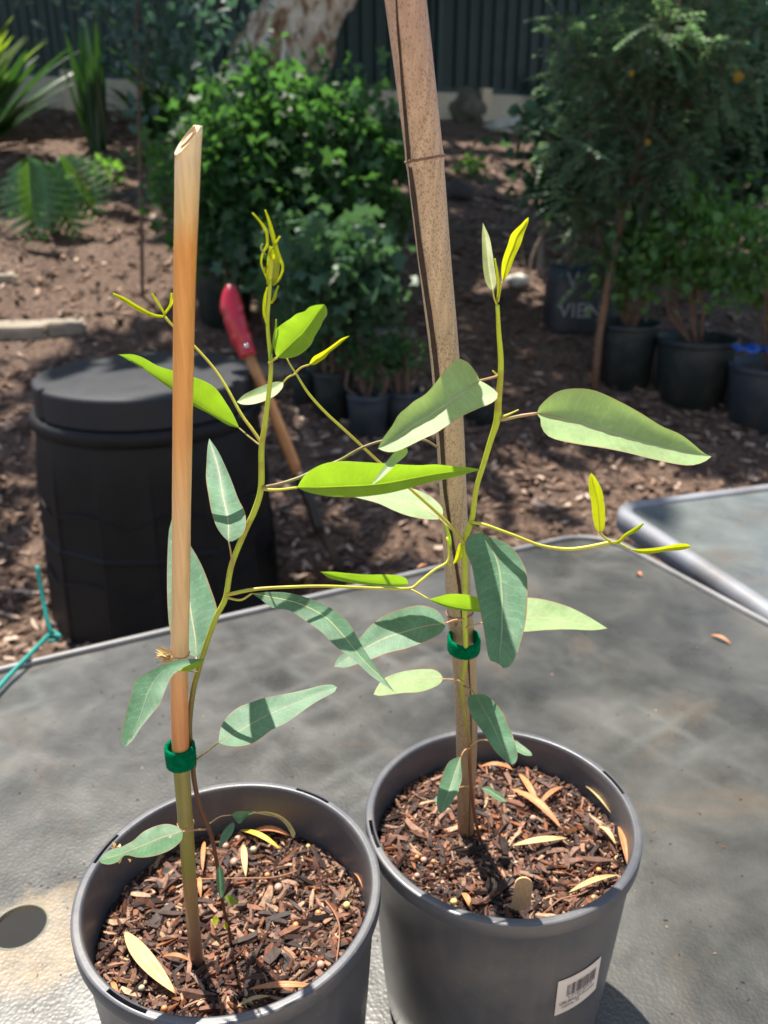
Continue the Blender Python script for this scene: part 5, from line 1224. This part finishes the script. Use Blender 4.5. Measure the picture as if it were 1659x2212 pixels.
leaf(tR, (835, 418), (1000, 1517), [(760, 412), (710, 440), (685, 500), (695, 580), (735, 660), (760, 780), (780, 900), (810, 1050), (840, 1200), (860, 1330), (880, 1430), (910, 1470), (950, 1468)], [(880, 442), (930, 455), (1000, 480), (1080, 540), (1150, 640), (1190, 750), (1197, 950), (1180, 1150), (1140, 1300), (1120, 1370), (1090, 1440), (1050, 1500)], [(920, 560), (965, 700), (985, 900), (990, 1100), (980, 1300), (970, 1430)], .458, .9, 0, .35, GLAUC, 'I', pet=[(735, 330), (790, 378)], petY=.467, petm=OLIVE, petr=3)
leaf(tR, (430, 478), (965, 503), [(500, 405), (560, 380), (620, 370), (700, 380), (800, 410), (880, 450), (930, 480)], [(480, 515), (600, 517), (700, 510), (800, 507), (900, 511)], [(540, 455), (640, 455), (750, 463), (850, 480)], .482, 1.4, .05, .12, PALE, 'D', pet=[(358, 500), (390, 488)], petY=.472, petm=PINK, petr=3)
leaf(tR, (962, 1347), (722, 1440), [(955, 1331), (940, 1316), (915, 1308), (890, 1309), (860, 1318), (829, 1330), (800, 1352), (775, 1380), (755, 1398), (735, 1416), (725, 1430)], [(960, 1358), (950, 1369), (920, 1385), (880, 1400), (850, 1407), (829, 1413), (800, 1425), (770, 1435), (745, 1442)], [(920, 1352), (870, 1366), (829, 1380), (780, 1405)], .468, 1.2, 0, .15, GLAUC, pet=[(1002, 1338), (980, 1340)], petY=.472, petm=PINK, petr=3)
leaf(tR, (957, 1467), (807, 1500), [(952, 1456), (939, 1447), (919, 1445), (890, 1447), (860, 1453), (829, 1466), (814, 1485)], [(949, 1478), (929, 1488), (904, 1495), (870, 1497), (840, 1501), (820, 1503)], None, .475, 1.5, 0, .12, PALE, pet=[(1004, 1476), (985, 1469)], petY=.478, petm=PINK, petr=2.6)
leaf(tR, (650, 318), (985, 973), [(600, 322), (570, 360), (575, 420), (600, 500), (640, 570), (700, 650), (770, 760), (830, 850), (900, 920), (950, 955)], [(735, 322), (800, 370), (860, 430), (910, 500), (945, 600), (990, 690), (1010, 760), (1035, 850), (1035, 920), (1012, 962)], [(700, 420), (770, 540), (830, 660), (890, 800), (945, 910)], .472, 1.0, 0, .3, GLAUC, 'J', pet=[(535, 240), (590, 268)], petY=.479, petm=OLIVE, petr=2.4)
leaf(tR, (775, 750), (1175, 886), [(850, 735), (1010, 745), (1060, 775), (1120, 820), (1160, 855)], [(850, 800), (1030, 855), (1100, 885), (1155, 893)], None, .500, 1.4, 0, .1, GLAUC, 'J', pet=[(598, 800), (640, 765), (700, 742)], petY=.484, petm=PINK, petr=2.4)
leaf(tR, (510, 898), (315, 1432), [(480, 903), (400, 945), (352, 1030), (330, 1100), (305, 1180), (285, 1300), (290, 1380)], [(510, 980), (520, 1100), (490, 1200), (450, 1280), (400, 1360), (345, 1418)], [(480, 980), (440, 1100), (390, 1250), (350, 1350)], .480, 1.1, 0, .35, GLAUC, 'J', pet=[(600, 815), (545, 840)], petY=.485, petm=PINK, petr=2.4)
leaf(tR, (710, 1190), (945, 1322), [(770, 1172), (820, 1205), (880, 1240), (920, 1290)], [(725, 1230), (770, 1252), (820, 1290), (880, 1318)], None, .505, 1.2, 0, .4, GLAUC, 'J', pet=[(605, 1190), (660, 1187)], petY=.493, petm=PINK, petr=2)
leaf(tR, (490, 1190), (252, 1316), [(400, 1200), (300, 1255), (262, 1292)], [(480, 1230), (400, 1290), (300, 1322)], None, .500, 1.2, 0, .1, GLAUC, 'J', pet=[(600, 1180), (550, 1176)], petY=.493, petm=PINK, petr=2)
# the long shoot reaching left with three young leaves
shoot(tR, [(1005, 1176), (985, 1150), (951, 1114), (884, 1054), (821, 1000), (768, 951), (740, 925), (700, 888), (665, 848), (640, 808), (628, 790), (620, 775)], [4, 4, 3.6, 3.4, 3.2, 3, 3, 3, 3, 3, 2.4, 1.8], TWIG, Ys=[.468, .467, .466, .462, .458, .452, .45, .446, .444, .442, .441, .44], n=60)
leaf(tR, (990, 1745), (1367, 1474), [(1000, 1712), (1030, 1670), (1080, 1640), (1150, 1600), (1220, 1550), (1290, 1500)], [(1040, 1745), (1090, 1715), (1140, 1680), (1180, 1630), (1240, 1585), (1320, 1515)], None, .441, .1, 0, .3, YELL, 'G', pet=[(868, 1812), (920, 1768)], petm=TWIG, petr=2.4)
leaf(tR, (1225, 545), (1023, 630), [(1190, 543), (1140, 558), (1090, 580), (1050, 602)], [(1220, 570), (1190, 602), (1140, 627), (1090, 641), (1045, 641)], [(1170, 578), (1100, 605)], .440, 1.0, 0, .35, PALE, 'A', pet=[(1278, 508), (1245, 524)], petm=TWIG, petr=2.2)

# ------------------------------------------------------------------ felt ties
for (lb, a_, b_, w_, m_) in (('small orange-brown fallen leaf scrap on the table by the second table rim', (1535, 1372), (1580, 1392), 9, DRYO), ('tiny brown leaf scrap on the table beyond the thick cane', (900, 1228), (925, 1222), 8, DRYO), ('small rusty scrap on the table right of the young shoot tips', (1375, 1238), (1386, 1246), 9, DRYO), ('tan leaf scrap on the table at the right', (1225, 1690), (1238, 1702), 6, DRY)):
    SCR = globals().setdefault('SCR', []); SCR.append((lb, a_, b_, w_, m_))
def grit():
    mb = MB(); random.seed(21)
    for k in range(260):
        px_, py_ = random.uniform(20, 1640), random.uniform(1200, 2190); q = on_z(px_, py_, TZ + .0006)
        if math.hypot(q.x - HC.x, q.y - HC.y) < .03: continue
        if (q - Vector((HC.x, HC.y, q.z))).dot(Vector((-.454, .891, 0))) > .455: continue
        chip(mb, q, random.uniform(.0012, .004), random.uniform(.0006, .0016), .0008, rotm(random.uniform(0, 6.3)))
    tag(mb.build('grit', BARKC, smooth=False, origin=(0, .8, TZ)), 'scattered dark grit and soil crumbs on the glass table', 'grit', None, 'stuff')
grit()
def tie(name, label, px, py, wpx, hpx, Yc, rY):
    c = at(px, py, Yc); s_ = depth(c) / F; rx = wpx / 2 * s_; h = hpx * s_ / .93
    m = simple('green_felt', (.0, .30, .14), .95, .35, 300, .6, 900, col2=(.0, .16, .08))
    mb = MB(); 
    def f_(k, a, r, z):
        rr = 1 + .03 * mnoise.noise((math.cos(a) * 30, math.sin(a) * 30, z * 2500 + k))
        return r * rr, z
    th = .0016
    prof = [(rx - th, -h / 2), (rx, -h / 2 + .0004), (rx + .0002, -h * .2), (rx + .0002, h * .2), (rx, h / 2 - .0004), (rx - th, h / 2), (rx - th - .0002, h * .2), (rx - th - .0002, -h * .2), (rx - th, -h / 2)]
    mb.lathe(prof, (0, 0, 0), 96, fn=f_)
    M = Matrix.Diagonal((1, rY, 1))
    random.seed(3)
    for k in range(1500):
        a = random.uniform(0, 6.283); z = random.uniform(-h / 2, h / 2); d = Vector((math.cos(a), math.sin(a), 0)); p = d * rx * .99 + Vector((0, 0, z)); e_ = (d + rvec() * .9).normalized() * random.uniform(.0005, .0013); s2 = rvec() * .00012
        mb.add([p - s2, p + s2, p + e_], [(0, 1, 2)])
    mb.v = [M @ Vector(p) + c for p in mb.v]
    tag(mb.build(name, m, origin=c), label, 'plant tie', 'green felt ties')
tie('felt_tie', 'green felt tie wrapping the glossy tan cane and stem in the left pot', 390, 1630, 64, 46, .411, 1.0)
tie('felt_tie', 'green felt tie wrapping the thick speckled cane in the right pot', 1002, 1389, 70, 30, .488, 1.25)

# ------------------------------------------------------------------ litter lying in the pots
def dry(name, label, a, b, wpx, sz, mt, view, h=.007, bend=6, grp='fallen leaves on the potting mix', rise=0.0, cat='dry leaf'):
    a, b = vw(view, [a, b]); A = on_z(a[0], a[1], sz + h); B_ = on_z(b[0], b[1], sz + h + rise); ax = B_ - A; L = ax.length; s_ = ax.cross(Vector((0, 0, 1))).normalized(); wd = wpx / 2 * depth(A) / F
    v = []; uv = []; f = []; n = 16
    for i in range(n + 1):
        t = i / n; w_ = wd * (math.sin(math.pi * min(1, t * 1.02 + .0)) ** .75 + .04); p = A.lerp(B_, t) + s_ * (bend * depth(A) / F * math.sin(math.pi * t)) + Vector((0, 0, .004 * math.sin(math.pi * t)))
        for k in (-1, -.5, 0, .5, 1): v.append(p + s_ * w_ * k + Vector((0, 0, abs(k) * w_ * .55))); uv.append((.5 + k / 2, t))
    for i in range(n):
        for k in range(4): f.append((i * 5 + k, i * 5 + k + 1, i * 5 + k + 6, i * 5 + k + 5))
    mb = MB(); mb.add(v, f, 0, uv); o = mb.build(name, mt, origin=A); tag(o, label, cat, grp)
    md = o.modifiers.new('t', 'SOLIDIFY'); md.thickness = .0004
    return o
D_ = [('largest cream-yellow fallen leaf, lower left in the left pot', (540, 708), (760, 975), 34, 'L', DRY, 10, 'E'),
      ('orange fallen leaf lying against the near wall of the left pot', (1075, 955), (1380, 945), 15, 'L', DRYO, 4, 'E'),
      ('thin tan fallen leaf near the front rim of the left pot', (1018, 1036), (1168, 985), 9, 'L', DRY, 3, 'E'),
      ('orange fallen leaf at the back wall of the left pot under the curled leaf', (1075, 280), (1258, 295), 15, 'L', DRYO, -4, 'E'),
      ('bright yellow narrow fallen leaf at the back of the left pot', (1035, 268), (1212, 350), 12, 'L', leafmat('dry_yellow', (.75, .52, .05), (.7, .5, .03), .2, vs=.01), 0, 'E'),
      ('pale tan fallen leaf pointing to the front in the middle back of the left pot', (1052, 330), (1062, 472), 13, 'L', DRY, 0, 'E'),
      ('narrow orange fallen leaf just right of the tan cane', (884, 315), (875, 450), 9, 'L', DRYO, 0, 'E'),
      ('narrow orange fallen leaf below the other one right of the tan cane', (862, 470), (868, 565), 9, 'L', DRYO, 0, 'E'),
      ('reddish fallen leaf at the foot of the tan cane', (700, 815), (835, 840), 9, 'L', DRYO, 0, 'E'),
      ('orange fallen leaf by the slot of the left pot rim', (480, 925), (515, 1000), 10, 'L', DRYO, 0, 'E'),
      ('orange curled fallen leaf at the right wall of the left pot', (1528, 452), (1578, 545), 10, 'L', DRYO, -3, 'E'),
      ('big orange fallen leaf, lowest of the crossed three in the right pot', (550, 90), (768, 262), 19, 'R', DRYO, -4, 'L'),
      ('orange fallen leaf pointing to the back, in the crossed three of the right pot', (583, 25), (672, 168), 14, 'R', DRYO, 2, 'L'),
      ('reddish fallen leaf pointing right, in the crossed three of the right pot', (660, 170), (776, 80), 11, 'R', DRYO, 0, 'L'),
      ('yellow curved fallen leaf in the middle of the right pot', (553, 335), (792, 303), 16, 'R', DRY, 8, 'L'),
      ('long cream fallen leaf along the back right of the right pot', (850, 60), (992, 208), 11, 'R', DRY, 0, 'L'),
      ('orange fallen leaf standing against the right wall of the right pot', (1012, 250), (1055, 425), 14, 'R', DRYO, 0, 'L'),
      ('pale fallen leaf inside the right wall of the right pot', (925, 252), (1002, 332), 11, 'R', DRY, 0, 'L'),
      ('cream fallen leaf near the front right rim of the right pot', (798, 537), (1006, 463), 13, 'R', DRY, 3, 'L'),
      ('orange pointed fallen leaf at the front rim left of the wooden stick', (335, 540), (380, 622), 13, 'R', DRYO, 0, 'L'),
      ('brown fallen leaf under the back wall behind the thick cane', (415, -6), (560, 8), 12, 'R', DRYO, 0, 'L')]
for (lb, a, b, wp, pt, mt_, bd, vv) in D_:
    dry('dry_leaf', lb, a, b, wp * .95, SZL if pt == 'L' else SZR, mt_, vv, bend=bd)
for (lb, a_, b_, w_, m_) in SCR:
    dry('leaf_scrap', lb, a_, b_, w_, TZ, m_, 'd', h=.0015, bend=1, grp='leaf scraps on the table')
def twig(label, pts, sz, r, view='E'):
    q = spline([tuple(on_z(x, y, sz + .006)) for x, y in vw(view, pts)], 20); mb = MB(); P = [Vector(x) for x in q]
    for i, p in enumerate(P): p.z = sz + .006 + .003 * math.sin(i / 19 * 3.1)
    mb.tube(P, [r] * 20, 6); tag(mb.build('twig', simple('twig_red', (.28, .13, .07), .7, .3, 60), origin=P[0]), label, 'twig', 'fine twigs on the potting mix')
twig('thin red twig curving across the left pot behind the cane', [(740, 478), (850, 488), (1000, 490), (1150, 485), (1230, 468), (1285, 445)], SZL, .0007)
twig('thin tan twig curving down the right side of the left pot', [(1405, 572), (1440, 625), (1465, 690), (1465, 760), (1448, 875)], SZL, .0006)
twig('thin twig lying across the front of the right pot', [(700, 620), (760, 580), (840, 560), (900, 520)], SZR, .0006, 'L')
# slow-release fertiliser balls
BM = {'y': simple('prill_yellow', (.62, .55, .20), .35, .15, 90), 'o': simple('prill_orange', (.60, .27, .10), .35, .2, 90), 'g': simple('prill_clear', (.45, .44, .30), .2, .15, 90), 'p': simple('prill_pink', (.50, .30, .22), .35, .15, 90)}
base_ball = {}
def ball(px, py, r, k, sz, view, where):
    x, y = vw(view, [(px, py)])[0]; P = on_z(x, y, sz + .0055)
    if k not in base_ball:
        bm = bmesh.new(); bmesh.ops.create_icosphere(bm, subdivisions=3, radius=1)
        for v in bm.verts: v.co *= 1 + .05 * mnoise.noise(v.co * 1.5)
        me = bpy.data.meshes.new('ball_' + k); bm.to_mesh(me); bm.free(); me.materials.append(BM[k])
        for p in me.polygons: p.use_smooth = True
        base_ball[k] = me
    o = bpy.data.objects.new('fertiliser_pellet', base_ball[k]); C.objects.link(o); rr = r * .5 * depth(P) / F; o.scale = (rr, rr * random.uniform(.85, 1.1), rr * .9); o.location = P
    tag(o, where, 'fertiliser pellet', 'fertiliser pellets on the potting mix')
for a in ((1498, 592, 15, 'y', 'pale yellow fertiliser pellet at the right of the left pot'), (1375, 625, 13, 'o', 'orange pellet left of the pale yellow one in the left pot'), (1278, 678, 13, 'o', 'orange pellet in the centre right of the left pot'), (1203, 515, 17, 'p', 'pinkish brown pellet under the red twig in the left pot'), (1385, 850, 18, 'p', 'pink pellet in the stem shade of the left pot'), (612, 950, 14, 'g', 'clear greenish pellet beside the largest cream leaf tip'), (670, 942, 12, 'o', 'bright orange pellet right of the clear one'), (710, 1038, 14, 'o', 'orange pellet at the front rim of the left pot'), (1012, 405, 17, 'p', 'tan pellet behind the small pale leaf, left pot'), (1028, 305, 14, 'p', 'tan pellet at the back of the left pot'), (1332, 338, 10, 'y', 'small yellow pellet at the far right back of the left pot'), (1155, 462, 12, 'o', 'small orange pellet by the red twig end'), (975, 337, 15, 'p', 'brownish pellet just right of the stem in the left pot'), (1095, 352, 15, 'g', 'clear grey pellet at the back of the left pot')):
    ball(a[0], a[1], a[2], a[3], SZL, 'E', a[4])
for a in ((143, 385, 11, 'o', 'reddish pellet at the left wall of the right pot'), (172, 397, 14, 'p', 'pink pellet beside the reddish one in the right pot'), (214, 404, 11, 'o', 'orange pellet right of the pink one in the right pot'), (302, 578, 16, 'y', 'pale yellow pellet by the front rim of the right pot'), (645, 217, 15, 'p', 'whitish pink pellet under the crossed orange leaves'), (928, 440, 12, 'o', 'dark red pellet at the right of the right pot'), (905, 558, 9, 'y', 'yellow pellet by the cream leaf near the front rim'), (570, 408, 8, 'g', 'clear pellet in the middle of the right pot'), (413, 258, 9, 'o', 'orange pellet at the foot of the thick cane'), (143, 465, 13, 'p', 'brown pellet in the shade at the left of the right pot')):
    ball(a[0], a[1], a[2], a[3], SZR, 'L', a[4])
# wooden stick label
def pop_stick():
    a = on_z(1119, 2005, SZR - .005); a.y = on_z(1119, 1985, SZR).y + .001; top = at(1134, 1893, a.y + .012)
    bot = at(1118, 2005, a.y); ax = (top - bot).normalized(); L = (top - bot).length; wd = 20 * depth(top) / F; s_ = Vector((1, 0, 0)); s_ = (s_ - ax * s_.dot(ax)).normalized(); n_ = ax.cross(s_)
    out = [(-wd * 1.0, 0), (wd * 1.0, 0), (wd * .98, L - wd)]
    for i in range(1, 12): t_ = math.pi * i / 12; out.append((wd * .98 * math.cos(t_), L - wd + wd * .9 * math.sin(t_)))
    out.append((-wd * .98, L - wd)); n = len(out); th = .0009
    v = [bot + s_ * x + ax * y + n_ * th for x, y in out] + [bot + s_ * x + ax * y - n_ * th for x, y in out]
    f = [list(range(n)), list(range(n, 2 * n))[::-1]] + [(i, i + n, (i + 1) % n + n, (i + 1) % n) for i in range(n)]
    mb = MB(); mb.add(v, f); m, t, b, o = mat('stick_wood'); g = N(t, 'ShaderNodeTexCoord'); mp = N(t, 'ShaderNodeMapping'); mp.inputs['Scale'].default_value = (900, 900, 40); t.links.new(g.outputs['Object'], mp.inputs[0])
    t.links.new(ramp(t, [(.3, (.58, .33, .15)), (.7, (.76, .48, .24))], noise(t, 1, 4, .6, mp.outputs[0]).outputs[0]).outputs[0], b.inputs['Base Color']); b.inputs['Roughness'].default_value = .6
    tag(mb.build('wooden_stick', m, smooth=False, origin=bot), 'round-ended wooden stick pushed in at the front rim of the right pot', 'wooden stick')
pop_stick()
